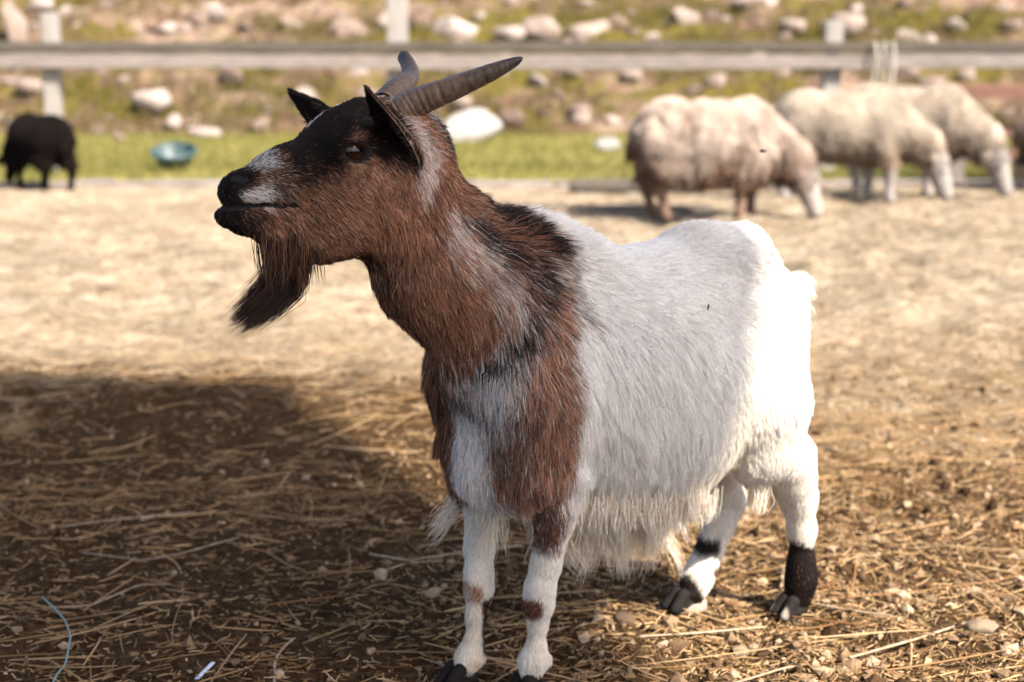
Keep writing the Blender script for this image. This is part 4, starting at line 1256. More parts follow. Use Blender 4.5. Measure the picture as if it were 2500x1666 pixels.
    def horn(path, radii, flat, twist, seed):
        path = np.array(path, float)
        n_s, n_r = 120, 28
        t = np.linspace(0, 1, n_s)
        kt = np.linspace(0, 1, len(path))

        def spl(y):
            # Catmull-Rom through the knots
            y = np.concatenate([[2 * y[0] - y[1]], y, [2 * y[-1] - y[-2]]])
            x = t * (len(path) - 1)
            i = np.minimum(x.astype(int), len(path) - 2)
            f = x - i
            p0, p1, p2, p3 = y[i], y[i + 1], y[i + 2], y[i + 3]
            return 0.5 * (2 * p1 + (p2 - p0) * f + (2 * p0 - 5 * p1 + 4 * p2 - p3) * f ** 2 + (3 * p1 - p0 - 3 * p2 + p3) * f ** 3)
        c_ = np.stack([spl(path[:, i]) for i in range(3)], 1)
        r = np.interp(t, kt, radii)
        tan = unit(np.gradient(c_, axis=0))
        ref = np.array([0, 1.0, 0.15])
        nx = unit(ref - (tan @ ref)[:, None] * tan)
        ny = np.cross(tan, nx)
        rg = np.random.default_rng(seed)
        ring = np.zeros(n_s)
        for q in np.cumsum(rg.uniform(0.02, 0.06, 40)):
            if q < 0.8:
                ring -= 0.07 * np.exp(-((t - q) / 0.006) ** 2) * rg.uniform(0.3, 1.0)
        ring += 0.02 * np.sin(t * 150) * np.clip(1 - t * 1.3, 0, 1)
        a = np.linspace(0, 2 * np.pi, n_r, endpoint=False)
        rad = r * (1 + ring)
        aa = a[None] + twist * t[:, None]
        shape = 1 + 0.10 * np.cos(aa * 2) + 0.06 * np.cos(aa * 3 + 1)
        v = c_[:, None] + rad[:, None, None] * shape[..., None] * (np.cos(aa)[..., None] * nx[:, None] * flat + np.sin(aa)[..., None] * ny[:, None])
        v = np.concatenate([v.reshape(-1, 3), c_[-1:] + tan[-1] * r[-1] * 0.8])
        f = []
        i, j = np.meshgrid(np.arange(n_s - 1), np.arange(n_r), indexing='ij')
        f = np.stack([i * n_r + j, i * n_r + (j + 1) % n_r, (i + 1) * n_r + (j + 1) % n_r, (i + 1) * n_r + j], -1).reshape(-1, 4)
        j = np.arange(n_r)
        cap = np.stack([(n_s - 1) * n_r + j, (n_s - 1) * n_r + (j + 1) % n_r, np.full(n_r, n_s * n_r), np.full(n_r, n_s * n_r)], 1)
        me = bpy.data.meshes.new('horn')
        me.from_pydata(v.tolist(), [], f.tolist() + [list(x[:3]) for x in cap])
        me.polygons.foreach_set('use_smooth', np.ones(len(me.polygons), bool))
        tt = np.concatenate([np.repeat(t, n_r), [1.0]])
        base = np.array([0.135, 0.088, 0.055])
        tipc = np.array([0.028, 0.022, 0.020])
        cc = base + (tipc - base) * np.clip((tt - 0.35) / 0.5, 0, 1)[:, None]
        rr = np.concatenate([np.repeat(ring, n_r), [0]])
        cc = cc * (1 + 7.0 * rr)[:, None].clip(0.35, 1.2)
        at = me.attributes.new('tint', 'FLOAT_COLOR', 'POINT')
        at.data.foreach_set('color', np.column_stack([cc, np.ones(len(cc))]).astype(np.float32).ravel())
        return link('horn', me, horn_mat, root)

    horn([(0.604,0.02,0.7747), (0.5797,0.034,0.7903), (0.5442,0.062,0.8079), (0.5109,0.088,0.825), (0.4874,0.1,0.8363), (0.4787,0.104,0.8409)],
         [0.0218, 0.0195, 0.0155, 0.0115, 0.0068, 0.0030], 0.80, 1.2, 3)
    horn([(0.601,-0.02,0.7855), (0.5678,-0.04,0.8047), (0.5291,-0.075,0.8181), (0.5113,-0.11,0.8327), (0.5041,-0.135,0.8443), (0.5027,-0.142,0.8489)],
         [0.0180, 0.0160, 0.0125, 0.0108, 0.0095, 0.0055], 0.85, -1.6, 4)

    # ---- ears: cupped leaves with thickness
    def ear(base, tip, open_dir, width, inner, outer, side):
        base, tip, od = np.array(base, float), np.array(tip, float), np.array(open_dir, float)
        ax = tip - base
        Le = np.linalg.norm(ax)
        ax /= Le
        od = unit(od - (od @ ax) * ax)
        wd = np.cross(ax, od)
        ns, nt = 22, 13
        s = np.linspace(0, 1, ns)
        t = np.linspace(-1, 1, nt)
        prof = np.interp(s, [0, 0.15, 0.35, 0.6, 0.8, 0.93, 1.0], [0.62, 0.86, 1.0, 0.86, 0.52, 0.22, 0.03])
        cup = np.interp(s, [0, 0.3, 1.0], [0.95, 0.80, 0.35])
        ang = t[None] * (np.pi / 2) * cup[:, None]
        w_ = width * prof[:, None] * np.sin(ang) / np.maximum(np.sin(np.pi / 2 * cup), 0.3)[:, None]
        dpt = -width * 0.75 * prof[:, None] * (np.cos(ang) - np.cos(np.pi / 2 * cup)[:, None])
        bendv = 0.10 * Le * np.sin(s * np.pi)[:, None]
        inn = base + (s * Le)[:, None, None] * ax + w_[..., None] * wd + (dpt + 0 * bendv)[..., None] * od
        th = 0.0028 * np.clip(1.2 - s, 0.25, 1)[:, None] * (1 - 0.75 * np.abs(t) ** 3)[None]
        du = np.gradient(inn, axis=0)
        dv = np.gradient(inn, axis=1)
        nn = unit(np.cross(du, dv))
        if (nn[ns // 2, nt // 2] @ od) < 0:
            nn = -nn
        out = inn - nn * (th + 0.0006)[..., None]
        v = np.concatenate([inn.reshape(-1, 3), out.reshape(-1, 3)])
        i, j = np.meshgrid(np.arange(ns - 1), np.arange(nt - 1), indexing='ij')
        f = np.stack([i * nt + j, (i + 1) * nt + j, (i + 1) * nt + j + 1, i * nt + j + 1], -1).reshape(-1, 4)
        M = ns * nt
        g = f[:, ::-1] + M
        rim = []
        for a in range(ns - 1):
            rim += [(a * nt, a * nt + M, (a + 1) * nt + M, (a + 1) * nt), (a * nt + nt - 1, (a + 1) * nt + nt - 1, (a + 1) * nt + nt - 1 + M, a * nt + nt - 1 + M)]
        for b in range(nt - 1):
            rim += [((ns - 1) * nt + b, (ns - 1) * nt + b + M, (ns - 1) * nt + b + 1 + M, (ns - 1) * nt + b + 1)]
        me = mesh_np('ear', v, np.concatenate([f, g, np.array(rim)]))
        at = np.concatenate([np.tile(inner, (M, 1)), np.tile(outer, (M, 1))])
        paint_points(me, at)
        eo = link('ear', me, skin, root)
        # short hair on the back, longer fringe inside the rim
        n_h = 5200
        a_i, b_i = rng.random(n_h), rng.random(n_h)
        bi, bj = (a_i * (ns - 1.001)).astype(int), (b_i * (nt - 1.001)).astype(int)
        outside = rng.random(n_h) < 0.55
        P0 = np.where(outside[:, None], out[bi, bj], inn[bi, bj]) + (a_i * (ns - 1.001) - bi)[:, None] * du[bi, bj] + (b_i * (nt - 1.001) - bj)[:, None] * dv[bi, bj]
        Nn = np.where(outside[:, None], -nn[bi, bj], nn[bi, bj])
        dd = np.tile(ax, (n_h, 1)) + rng.normal(0, 0.25, (n_h, 3))
        inner_mid = (~outside) & (np.abs(b_i - 0.5) > 0.25) & (a_i < 0.6)
        lnh = np.where(outside, 0.008, np.where(inner_mid, 0.013, 0.004)) * rng.uniform(0.6, 1.2, n_h)
        q = grow(P0, Nn, dd, lnh, np.where(outside, 0.2, 0.7), 5, 0.3)
        tb = np.where(outside[:, None], np.array(outer), np.array(inner)) * rng.uniform(0.6, 1.3, (n_h, 1))
        rim_h = outside & (np.abs(b_i - 0.5) > 0.38)
        tb[rim_h] = np.array(inner) * 1.0
        pick = inner_mid & (rng.random(n_h) < 0.25)
        tb[pick] = np.array((0.16, 0.11, 0.08))
        eh = strands('ear_hair', q, np.tile(np.array([1, 0.95, 0.8, 0.5, 0.1]) * 0.00026, (n_h, 1)), tb, fur, eo)
        eh['kind'] = 'stuff'
        return eo

    ear((0.6052,0.05,0.7154), (0.6903,0.105,0.8044), (0.95, 0.30, 0.0), 0.0270, (0.016, 0.010, 0.008), (0.30, 0.19, 0.13), 1)
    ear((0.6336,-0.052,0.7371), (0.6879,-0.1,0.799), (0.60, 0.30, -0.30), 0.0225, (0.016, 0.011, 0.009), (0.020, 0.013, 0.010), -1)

    # ---- eyes: amber iris with a level bar pupil
    E_ = Nodes('goat_eye')
    tc = E_.n('TexCoord')
    sp = E_.n('SeparateXYZ')
    E_.l(tc.outputs['Object'], sp.inputs[0])

    def mth(op, a, b=None):
        m = E_.n('Math', operation=op)
        for i, x in enumerate((a, b)):
            if x is None:
                continue
            if isinstance(x, (int, float)):
                m.inputs[i].default_value = x
            else:
                E_.l(x, m.inputs[i])
        return m.outputs[0]
    x2 = mth('POWER', mth('DIVIDE', sp.outputs['X'], 0.0085), 4.0)
    z2 = mth('POWER', mth('DIVIDE', mth('ABSOLUTE', mth('SUBTRACT', sp.outputs['Z'], 0.0008)), 0.0030), 4.0)
    pup = mth('LESS_THAN', mth('ADD', mth('ABSOLUTE', x2), z2), 1.0)
    rr = mth('SQRT', mth('ADD', mth('MULTIPLY', sp.outputs['X'], sp.outputs['X']), mth('MULTIPLY', sp.outputs['Z'], sp.outputs['Z'])))
    iris = E_.ramp(mth('DIVIDE', rr, 0.0165), [(0.0, (0.020, 0.008, 0.0035)), (0.62, (0.018, 0.007, 0.003)), (0.78, (0.005, 0.003, 0.003)), (1.0, (0.02, 0.012, 0.01))])
    cc = E_.mix(pup, iris, (0.002, 0.002, 0.002))
    eye_mat = E_.done(cc, 0.09, 0.28)
    ev = np.array((0.68,0.05,0.7331))
    for v in (1, -1):
        bm = bmesh.new()
        bmesh.ops.create_uvsphere(bm, u_segments=32, v_segments=20, radius=0.0185)
        eo = link('eye', bm_mesh('eye', bm, True), eye_mat, root)
        eo.location = (ev[0], 0.0400 * v, ev[2])
        eo.rotation_euler = (0, 0.12, 0)

    # ---- hooves: two toes each
    H_ = Nodes('hoof')
    hn = H_.noise(1.0, 4, 0.6, H_.coords('Object', (60, 60, 300)))
    at = H_.n('Attribute', attribute_name='tint')
    hc_ = H_.mix(1.0, at.outputs['Color'], H_.ramp(hn, [(0.3, (0.6,) * 3), (0.7, (1.3,) * 3)]), 'MULTIPLY')
    H_.bump(hn, 0.4, 0.001)
    hoof_mat = H_.done(hc_, 0.8, 0.12)

    def hoof(c, yaw, fore, pale):
        s = Solid((-0.05, -0.04, -0.004), (0.065, 0.04, 0.05), 0.0018)
        for v in (1, -1):
            s.cone((0.004, 0.0105 * v, 0.030), (0.026, 0.0130 * v, 0.008), 0.0135, 0.0105, 0.85, 0.004)
            s.cone((-0.018, 0.0105 * v, 0.012), (0.020, 0.0125 * v, 0.008), 0.0120, 0.0105, 0.90, 0.006)
        s.ball((0, 0, -0.05), (0.2, 0.2, 0.05), 0.002, cut=True)
        v, q = s.surface(1)
        me = mesh_np('hoof', v, q)
        cc = np.tile(np.array([0.010, 0.008, 0.007]), (len(v), 1))
        if pale:
            m = np.clip((v[:, 0] - 0.022) / 0.006, 0, 1)[:, None] * np.clip((np.abs(v[:, 1]) - 0.012) / 0.004, 0, 1)[:, None]
            cc = cc * (1 - m) + np.array([0.22, 0.19, 0.16]) * m
        paint_points(me, cc)
        o = link('hoof', me, hoof_mat, root)
        o.location = (c[0], c[1], 0.0)
        o.rotation_euler = (0, 0, yaw)
        o.scale = (0.86, 0.84, 0.80)
        return o
    hoof((0.440, 0.066), R(3), True, False)
    hoof(((0.5027,-0.01,0.0081)[0] , -0.012), R(4), True, False)
    hoof((-0.060, 0.056), R(-2), False, True)
    hoof((0.062, -0.060), R(2), False, False)
    # a dark seed husk caught in the white flank
    sx, sz = (0.185,0.12,0.5117)[0], (0.185,0.12,0.5117)[2]
    near = np.argmin((verts[:, 0] - sx) ** 2 + (verts[:, 2] - sz) ** 2 - 0.02 * verts[:, 1])
    bm = bmesh.new()
    bmesh.ops.create_uvsphere(bm, u_segments=8, v_segments=8, radius=1.0)
    for q in bm.verts:
        q.co = (q.co.x * 0.0011, q.co.y * 0.0009, q.co.z * 0.0048)
    seed = link('seed_husk', bm_mesh('seed_husk', bm, True), hoof_mat)
    seed.location = GOAT_M @ Vector(verts[near] + vn[near] * 0.014)
    seed.rotation_euler = (0.2, 0.15, 0)
    tag(seed, 'tiny dark seed husk caught in the white hair of the flank', 'seed')
    return root


goat = make_goat()
bpy.context.view_layer.update()
# ================================================================ the sheep and the small black goat
WOOL_SKIN = tint_mesh_material('wool', 0.95, 0.05)
WOOL_HAIR = strand_material('wool_strands', 0.8, 0.1, 0.2)


def grazer(name, label, cat, loc, yaw, scale, wool, clean, dirty_shaded, face, fore=(0.03, -0.05), hind=(-0.02, 0.06), seed=1, slim=0.0, group=None, turn=0.0, leg_c=None, fuzz=0.022, deep=0.0, soil=0.0):
    s = Solid((-0.56, -0.30, -0.01), (0.78, 0.30, 0.80), 0.009)
    k = 1 - slim
    s.ball((0.0, 0, 0.465 - 0.5 * deep), (0.36, 0.20 * k, 0.195 * k + 0.5 * deep), 0.05)
    s.ball((-0.22, 0, 0.485 - 0.4 * deep), (0.17, 0.175 * k, 0.185 * k + 0.4 * deep), 0.06)
    s.ball((0.22, 0, 0.46 - 0.4 * deep), (0.17, 0.165 * k, 0.190 * k + 0.4 * deep), 0.06)
    hy = turn
    s.cone((0.24, 0, 0.50), (0.48, hy * 0.5, 0.35), 0.165 * k, 0.105 * k, 0.9, 0.06)
    s.cone((0.48, hy * 0.5, 0.35), (0.545, hy * 0.8, 0.245), 0.105 * k, 0.074, 0.85, 0.04)
    s.cone((0.550, hy * 0.8, 0.235), (0.612, hy, 0.065), 0.072, 0.043, 0.82, 0.02)
    for v in (1, -1):
        s.cone((0.535, hy * 0.75 + 0.045 * v, 0.285), (0.515, hy * 0.75 + 0.145 * v, 0.265), 0.020, 0.011, 1, 0.015)
        fx = 0.215 + fore[0 if v > 0 else 1]
        s.chain([((0.21, 0.09 * v, 0.38), 0.075 * k), ((fx + 0.0, 0.095 * v, 0.235), 0.040), ((fx, 0.092 * v, 0.18), 0.029), ((fx, 0.090 * v, 0.055), 0.023), ((fx + 0.012, 0.090 * v, 0.022), 0.027)], 1, 0.03)
        hx = -0.26 + hind[0 if v > 0 else 1]
        s.chain([((-0.23, 0.085 * v, 0.42), 0.110 * k), ((-0.215, 0.10 * v, 0.30), 0.070 * k), ((hx - 0.035, 0.095 * v, 0.215), 0.036), ((hx - 0.028, 0.093 * v, 0.16), 0.027), ((hx, 0.092 * v, 0.055), 0.023), ((hx + 0.012, 0.092 * v, 0.022), 0.027)], 1, 0.03)
    s.cone((-0.38, 0, 0.53), (-0.405, 0, 0.38), 0.030, 0.022, 1.2, 0.03)
    s.ball((0, 0, -0.05), (2, 2, 0.052), 0.004, cut=True)
    v, q = s.surface(1)
    vn, area = normals_of(v, q)
    w = np.clip((v[:, 2] - 0.19) / 0.08, 0, 1) * np.clip((0.52 - v[:, 0]) / 0.08, 0, 1)
    bump = 0.55 * (fbm(v * np.array([13, 13, 3.2]) + seed * 5, 3, seed) - 0.45) + 0.45 * (fbm(v * np.array([24, 24, 16]) + seed * 5, 3, seed + 1) - 0.45)
    v = v + vn * (w * bump * wool)[:, None]
    vn, area = normals_of(v, q)
    me = mesh_np(name, v, q)
    d = soil + np.clip((0.42 - v[:, 2]) / 0.16, 0, 1) + np.clip((-0.22 - v[:, 0]) / 0.25, 0, 1) * np.clip((0.52 - v[:, 2]) / 0.1, 0, 1) + (fbm(v * 9 + seed, 3, seed + 3) - 0.5) * 1.5  # wool dirt; darker underside and low rear also paint in body shade
    d = np.clip(d, 0, 1)[:, None] * 0.9
    cc = np.array(clean) * (1 - d) + np.array(dirty_shaded) * d
    m = fbm(v * np.array([18, 18, 5]), 3, seed + 7)[:, None]
    cc = cc * (0.55 + 0.9 * m) * 1.2
    fm = np.clip((v[:, 0] - 0.50) / 0.05, 0, 1)[:, None] * np.clip((0.34 - v[:, 2]) / 0.06, 0, 1)[:, None]
    cc = cc * (1 - fm) + np.array(face) * fm
    lm = np.clip((0.24 - v[:, 2]) / 0.06, 0, 1)[:, None] * (1 - fm)
    cc = cc * (1 - lm) + np.array(leg_c if leg_c else face) * lm
    hoofm = (v[:, 2] < 0.03)[:, None]
    cc = np.where(hoofm, (0.05, 0.04, 0.03), cc)
    paint_points(me, cc)
    o = link(name, me, WOOL_SKIN)
    o.location = (loc[0], loc[1], float(ground_height(np.array([loc[0]]), np.array([loc[1]]))[0]) - 0.004)
    o.rotation_euler = (0, 0, yaw)
    o.scale = (scale,) * 3
    tag(o, label, cat, group)
    n = 42000
    pw = np.where(v[q].mean(1)[:, 2] > 0.24, 1.0, 0.15)
    p, nn = scatter(v, q, vn, area, n, pw)
    kd = np.tile(np.array([-0.4, 0, -1.0]), (n, 1))
    ln = fuzz * rng.uniform(0.5, 1.3, n) * np.where(p[:, 2] < 0.22, 0.35, np.where(p[:, 2] < 0.36, 1.7, 1)) * np.where(p[:, 0] > 0.54, 0.35, 1)
    pts = grow(p, nn, kd, ln, np.full(n, 0.6), 5, 0.45, 3500, 0.6, 0.2, 0.5)
    pts[:, :, 2] = np.maximum(pts[:, :, 2], 0.005)
    # colour of the nearest skin point
    tree = kdtree.KDTree(len(v) // 6 + 1)
    sub = np.arange(0, len(v), 6)
    for i in sub:
        tree.insert(v[i], int(i))
    tree.balance()
    ix = np.fromiter((tree.find(a)[1] for a in p), int, n)
    tint = cc[ix] * rng.uniform(0.8, 1.2, (n, 1))
    rad = np.full((n, 1), 0.0009) * np.array([1, 1, 0.9, 0.7, 0.2])
    h = strands('wool', pts, rad, tint, WOOL_HAIR, o)
    h['kind'] = 'stuff'
    # eyes and hooves as parts
    for sgn in (1, -1):
        bm = bmesh.new()
        bmesh.ops.create_uvsphere(bm, u_segments=12, v_segments=8, radius=0.011)
        e = link('eye', bm_mesh('eye', bm, True), M_DARKEYE, o)
        e.location = (0.580, hy * 0.85 + 0.052 * sgn, 0.195)
    return o


N = Nodes('dark_eye')
M_DARKEYE = N.done((0.01, 0.008, 0.006), 0.1, 0.5)
G_ = 'sheep grazing beyond the goat'
grazer('sheep', 'woolly sheep with soiled, shade-tinted brown flanks grazing nearest of the flock', 'sheep', (1.07, 7.95), R(-6), 1.0, 0.075, (0.38, 0.315, 0.265), (0.10, 0.052, 0.030), (0.27, 0.235, 0.21),
       fore=(0.05, -0.02), hind=(-0.03, 0.05), seed=2, group=G_, turn=-0.04, deep=0.10, leg_c=(0.15, 0.095, 0.068), fuzz=0.034, soil=0.22)
grazer('sheep', 'cream white sheep grazing between the brownest sheep and its pale neighbour', 'sheep', (2.10, 9.2), R(-8), 1.10, 0.028, (0.265, 0.225, 0.18), (0.17, 0.125, 0.088), (0.235, 0.215, 0.20),
       fore=(-0.03, 0.07), hind=(0.03, -0.05), seed=5, slim=0.06, group=G_, turn=-0.03, fuzz=0.018, deep=0.03)
grazer('sheep', 'pale woolly sheep with white face grazing furthest in front of the hay rack', 'sheep', (2.66, 9.80), R(-28), 1.14, 0.035, (0.275, 0.232, 0.185), (0.14, 0.10, 0.07), (0.235, 0.215, 0.20),
       fore=(0.02, -0.03), hind=(-0.02, 0.04), seed=9, group=G_, turn=0.0, deep=0.07)
grazer('sheep', 'beige sheep cut off by the right edge of the picture', 'sheep', (3.95, 10.25), R(8), 0.92, 0.045, (0.20, 0.15, 0.11), (0.14, 0.10, 0.07), (0.24, 0.2, 0.16), seed=12, group=G_)
grazer('goat', 'small black goat grazing by the post at the left edge', 'goat', (-3.40, 10.35), R(134), 0.84, 0.030, (0.006, 0.004, 0.0035), (0.008, 0.005, 0.004), (0.007, 0.005, 0.004),
       fore=(0.03, -0.04), hind=(0.03, -0.06), seed=15, slim=0.08, turn=0.02, leg_c=(0.006, 0.0045, 0.004), fuzz=0.03, deep=0.03)
# ================================================================ straw, soil crumbs and grass
STRAW_MAT = strand_material('straw_stalks', 0.7, 0.04, 0.15)
PALE = np.array([(0.36, 0.298, 0.218), (0.30, 0.23, 0.155), (0.42, 0.368, 0.29), (0.20, 0.135, 0.086), (0.385, 0.325, 0.237), (0.26, 0.212, 0.138)])

WARM = PALE * np.array([1.02, 0.80, 0.56])


def straws(name, x, y, length, rad, lift, bend=0.25, k=5, sideways=0.0, colors=PALE, h0=0.002):
    n = len(x)
    a = rng.uniform(0, 2 * np.pi, n)
    if sideways:
        a = np.where(rng.random(n) < sideways, rng.normal(0, 0.45, n) + np.pi * rng.integers(0, 2, n), a)
    t = np.linspace(-0.5, 0.5, k)
    d = np.stack([np.cos(a), np.sin(a)], 1)
    e = np.stack([-np.sin(a), np.cos(a)], 1)
    cv = rng.normal(0, bend, n)
    kink = rng.normal(0, bend * 0.5, n)
    off = (cv[:, None] * (t ** 2 - 0.08) + kink[:, None] * t ** 3) * length[:, None]
    P = np.zeros((n, k, 3))
    P[:, :, :2] = np.stack([x, y], 1)[:, None] + (t * length[:, None])[..., None] * d[:, None] + off[..., None] * e[:, None]
    gz = ground_height(P[:, :, 0], P[:, :, 1])
    tilt = rng.normal(0, 1, n)[:, None] * t * 2
    # a stiff stalk rests on the bumps under it instead of following every hollow
    line = gz[:, :1] * (0.5 - t) + gz[:, -1:] * (0.5 + t)
    line = line + np.maximum((gz - line).max(1), 0)[:, None] * 0.75
    P[:, :, 2] = line + h0 + (rng.random(n)[:, None] * 0.5 + 0.5 * tilt * np.sign(rng.random(n) - 0.5)[:, None]).clip(0, 1.2) * lift * rng.random(n)[:, None] ** 2
    if len(colors) == n:
        tint = colors
    else:
        tint = colors[rng.integers(0, len(colors), n)] * rng.uniform(0.7, 1.2, (n, 1))
    R_ = rad[:, None] * np.array([0.7, 1, 1, 0.95, 0.55] if k == 5 else np.interp(np.linspace(0, 1, k), [0, 0.2, 0.8, 1], [0.6, 1, 0.95, 0.4]))[None]
    return strands(name, P, R_, tint, STRAW_MAT)


def field(n, y0, y1, pw, spread=0.52, extra=0.3):
    """points in the wedge of yard in view, denser near"""
    u = rng.random(n)
    y = (y0 ** (1 - pw) + u * (y1 ** (1 - pw) - y0 ** (1 - pw))) ** (1 / (1 - pw)) if pw != 1 else y0 * (y1 / y0) ** u
    x = rng.uniform(-1, 1, n) * (spread * y + extra)
    return x, y


# thick bedding of the far yard
x, y = field(118000, 2.3, 10.7, 0.9)
keep = straw_cover(np.column_stack([x, y])) > rng.random(len(x)) * 0.9
x, y = x[keep], y[keep]
x2, y2 = field(34000, 2.6, 10.7, 0.3, 0.85, 0.4)
out = np.abs(x2) > 0.52 * y2
x, y = np.concatenate([x, x2[out]]), np.concatenate([y, y2[out]])
s = np.clip(y / 5, 0.6, 1.6)
nearness = np.clip((5.0 - y) / 2.2, 0, 1)[:, None]
which = rng.integers(0, len(PALE), len(x))
patchy = 0.76 + 0.36 * np.clip((fbm(np.column_stack([x * 5.0, y * 5.0, 0 * x]), 3, 91) - 0.3) * 2.4, 0, 1)
bed = (PALE[which] * (1 - nearness) + WARM[which] * 0.85 * nearness) * (rng.uniform(0.7, 1.2, len(x)) * patchy)[:, None]
o = straws('straw_bedding', x, y, rng.uniform(0.03, 0.15, len(x)) * s, rng.uniform(0.0006, 0.0015, len(x)) * s, 0.03, 0.10, sideways=0.35, colors=bed)
tag(o, 'thick pale straw bedding spread over the far half of the yard', 'straw', kind='stuff')
# stray stalks on the trodden soil near the goat
x, y = field(1400, 1.2, 3.9, 1.2)
o = straws('loose_straw', x, y, rng.gamma(2.2, 0.045, len(x)).clip(0.03, 0.36), rng.uniform(0.0006, 0.0014, len(x)), 0.016, 0.14, 7, 0.55, WARM)
tag(o, 'loose straw stalks strewn over the trodden soil around the goat', 'straw', kind='stuff')
# chaff
x, y = field(130000, 1.2, 4.6, 1.5)
keep = rng.random(len(x)) < np.clip(0.45 + 1.5 * (x + 0.02), 0.28, 1)  # pale chaff denser on the right, brightening the sunlit side by colour
x, y = x[keep], y[keep]
o = straws('chaff', x, y, rng.gamma(2.0, 0.007, len(x)).clip(0.004, 0.05), rng.uniform(0.0004, 0.0012, len(x)), 0.008, 0.5, 5, 0.3,
           np.concatenate([WARM * 0.95, WARM * 0.95, WARM * 0.45, [(0.10, 0.066, 0.042), (0.06, 0.040, 0.026)]]), 0.001)
tag(o, 'short broken chaff trodden into the soil of the yard', 'chaff', kind='stuff')

# soil crumbs
N = Nodes('soil_crumb')
at = N.n('Attribute', attribute_name='tint')
nz = N.noise(240, 3, 0.6, N.coords('Object'))
N.bump(nz, 0.6, 0.003)
M_CRUMB = N.done(N.mix(1.0, at.outputs['Color'], N.ramp(nz, [(0.3, (0.6,) * 3), (0.7, (1.25,) * 3)]), 'MULTIPLY'), 1.0, 0.0)
ico = bmesh.new()
bmesh.ops.create_icosphere(ico, subdivisions=1, radius=1.0)
ico.verts.ensure_lookup_table()
iv = np.array([q.co[:] for q in ico.verts])
fi = np.array([[q.index for q in t.verts] for t in ico.faces])
ico.free()
n = 62000
x, y = field(n, 1.2, 4.4, 1.7)
keep = rng.random(n) < np.clip(0.30 + 0.8 * (x + 0.2) + 0.9 * (fbm(flat3(np.column_stack([x, y])) * 5, 2, 77) - 0.5), 0.05, 1.0)  # pale crumbs thinned on the left so the shaded soil stays darker
x, y = x[keep], y[keep]
n = len(x)
r = rng.gamma(2.0, 0.0016, n).clip(0.0015, 0.013)
sc = r[:, None, None] * rng.uniform(0.6, 1.35, (n, 1, 3))
V = iv[None] * sc * (1 + 0.28 * rng.normal(0, 1, (n, len(iv), 1)).clip(-1.5, 1.5))
rot = rng.uniform(0, 6.28, n)
c_, s_ = np.cos(rot)[:, None], np.sin(rot)[:, None]
V = np.stack([V[..., 0] * c_ - V[..., 1] * s_, V[..., 0] * s_ + V[..., 1] * c_, V[..., 2]], -1)
V += np.stack([x, y, ground_height(x, y) + r * 0.25], 1)[:, None]
Fc = (fi[None] + (np.arange(n) * len(iv))[:, None, None]).reshape(-1, 3)
me = mesh_np('dirt', V.reshape(-1, 3), Fc, False)
tc_ = np.array([(0.095, 0.060, 0.034), (0.175, 0.118, 0.071), (0.30, 0.215, 0.138), (0.045, 0.027, 0.015)])[rng.integers(0, 4, n)] * rng.uniform(0.7, 1.2, (n, 1))
paint_points(me, np.repeat(tc_, len(iv), 0))
o = link('dirt', me, M_CRUMB)
tag(o, 'dry crumbly soil crumbs scattered over the trodden yard', 'soil', kind='stuff')

# grass blades of the strip and tufts on the hill
GRASS_MAT = strand_material('grass_blades', 0.6, 0.2, 0.35)


def blades(name, x, y, z, h, r, colors, label):
    n = len(x)
    a = rng.uniform(0, 6.28, n)
    t = np.linspace(0, 1, 4)
    P = np.zeros((n, 4, 3))
    ln = rng.uniform(0.1, 0.7, n)
    P[:, :, 0] = x[:, None] + (np.cos(a) * ln * h)[:, None] * t ** 2
    P[:, :, 1] = y[:, None] + (np.sin(a) * ln * h)[:, None] * t ** 2
    P[:, :, 2] = z[:, None] + h[:, None] * t
    tint = (colors if len(colors) == n else colors[rng.integers(0, len(colors), n)]) * rng.uniform(0.7, 1.25, (n, 1))
    o = strands(name, P, r * np.array([1, 0.9, 0.6, 0.1])[None] * np.ones((n, 1)), tint, GRASS_MAT)
    return tag(o, label, 'grass', kind='stuff')


n = 46000
y = rng.uniform(10.9, 19.6, n)
x = rng.uniform(-0.52, 0.52, n) * y
blades('grass', x, y, np.full(n, 0.02), rng.uniform(0.03, 0.09, n), 0.004, np.array([(0.125, 0.125, 0.024), (0.175, 0.16, 0.045), (0.21, 0.185, 0.066), (0.09, 0.098, 0.018)]), 'short yellow-green grass between the yard and the hillside')
n = 46000
y = rng.uniform(19.2, 26.5, n)
x = rng.uniform(-0.5, 0.5, n) * y
tf = fbm(np.column_stack([x * 1.1, y * 1.3, np.zeros(n)]), 4, 123)
keep = tf > 0.47
x, y, tf = x[keep], y[keep], tf[keep]
gcol = np.array([(0.038, 0.034, 0.005), (0.085, 0.074, 0.012), (0.135, 0.114, 0.022), (0.14, 0.095, 0.052), (0.06, 0.035, 0.021), (0.19, 0.14, 0.09)])
gi = np.where(tf > 0.56, rng.integers(0, 3, len(x)), rng.integers(3, 6, len(x)))
blades('hill_grass', x, y, hill_height(x, y) - 0.02, rng.uniform(0.05, 0.24, len(x)), 0.006, gcol[gi], 'tufts of dry and green grass over the stony hillside')

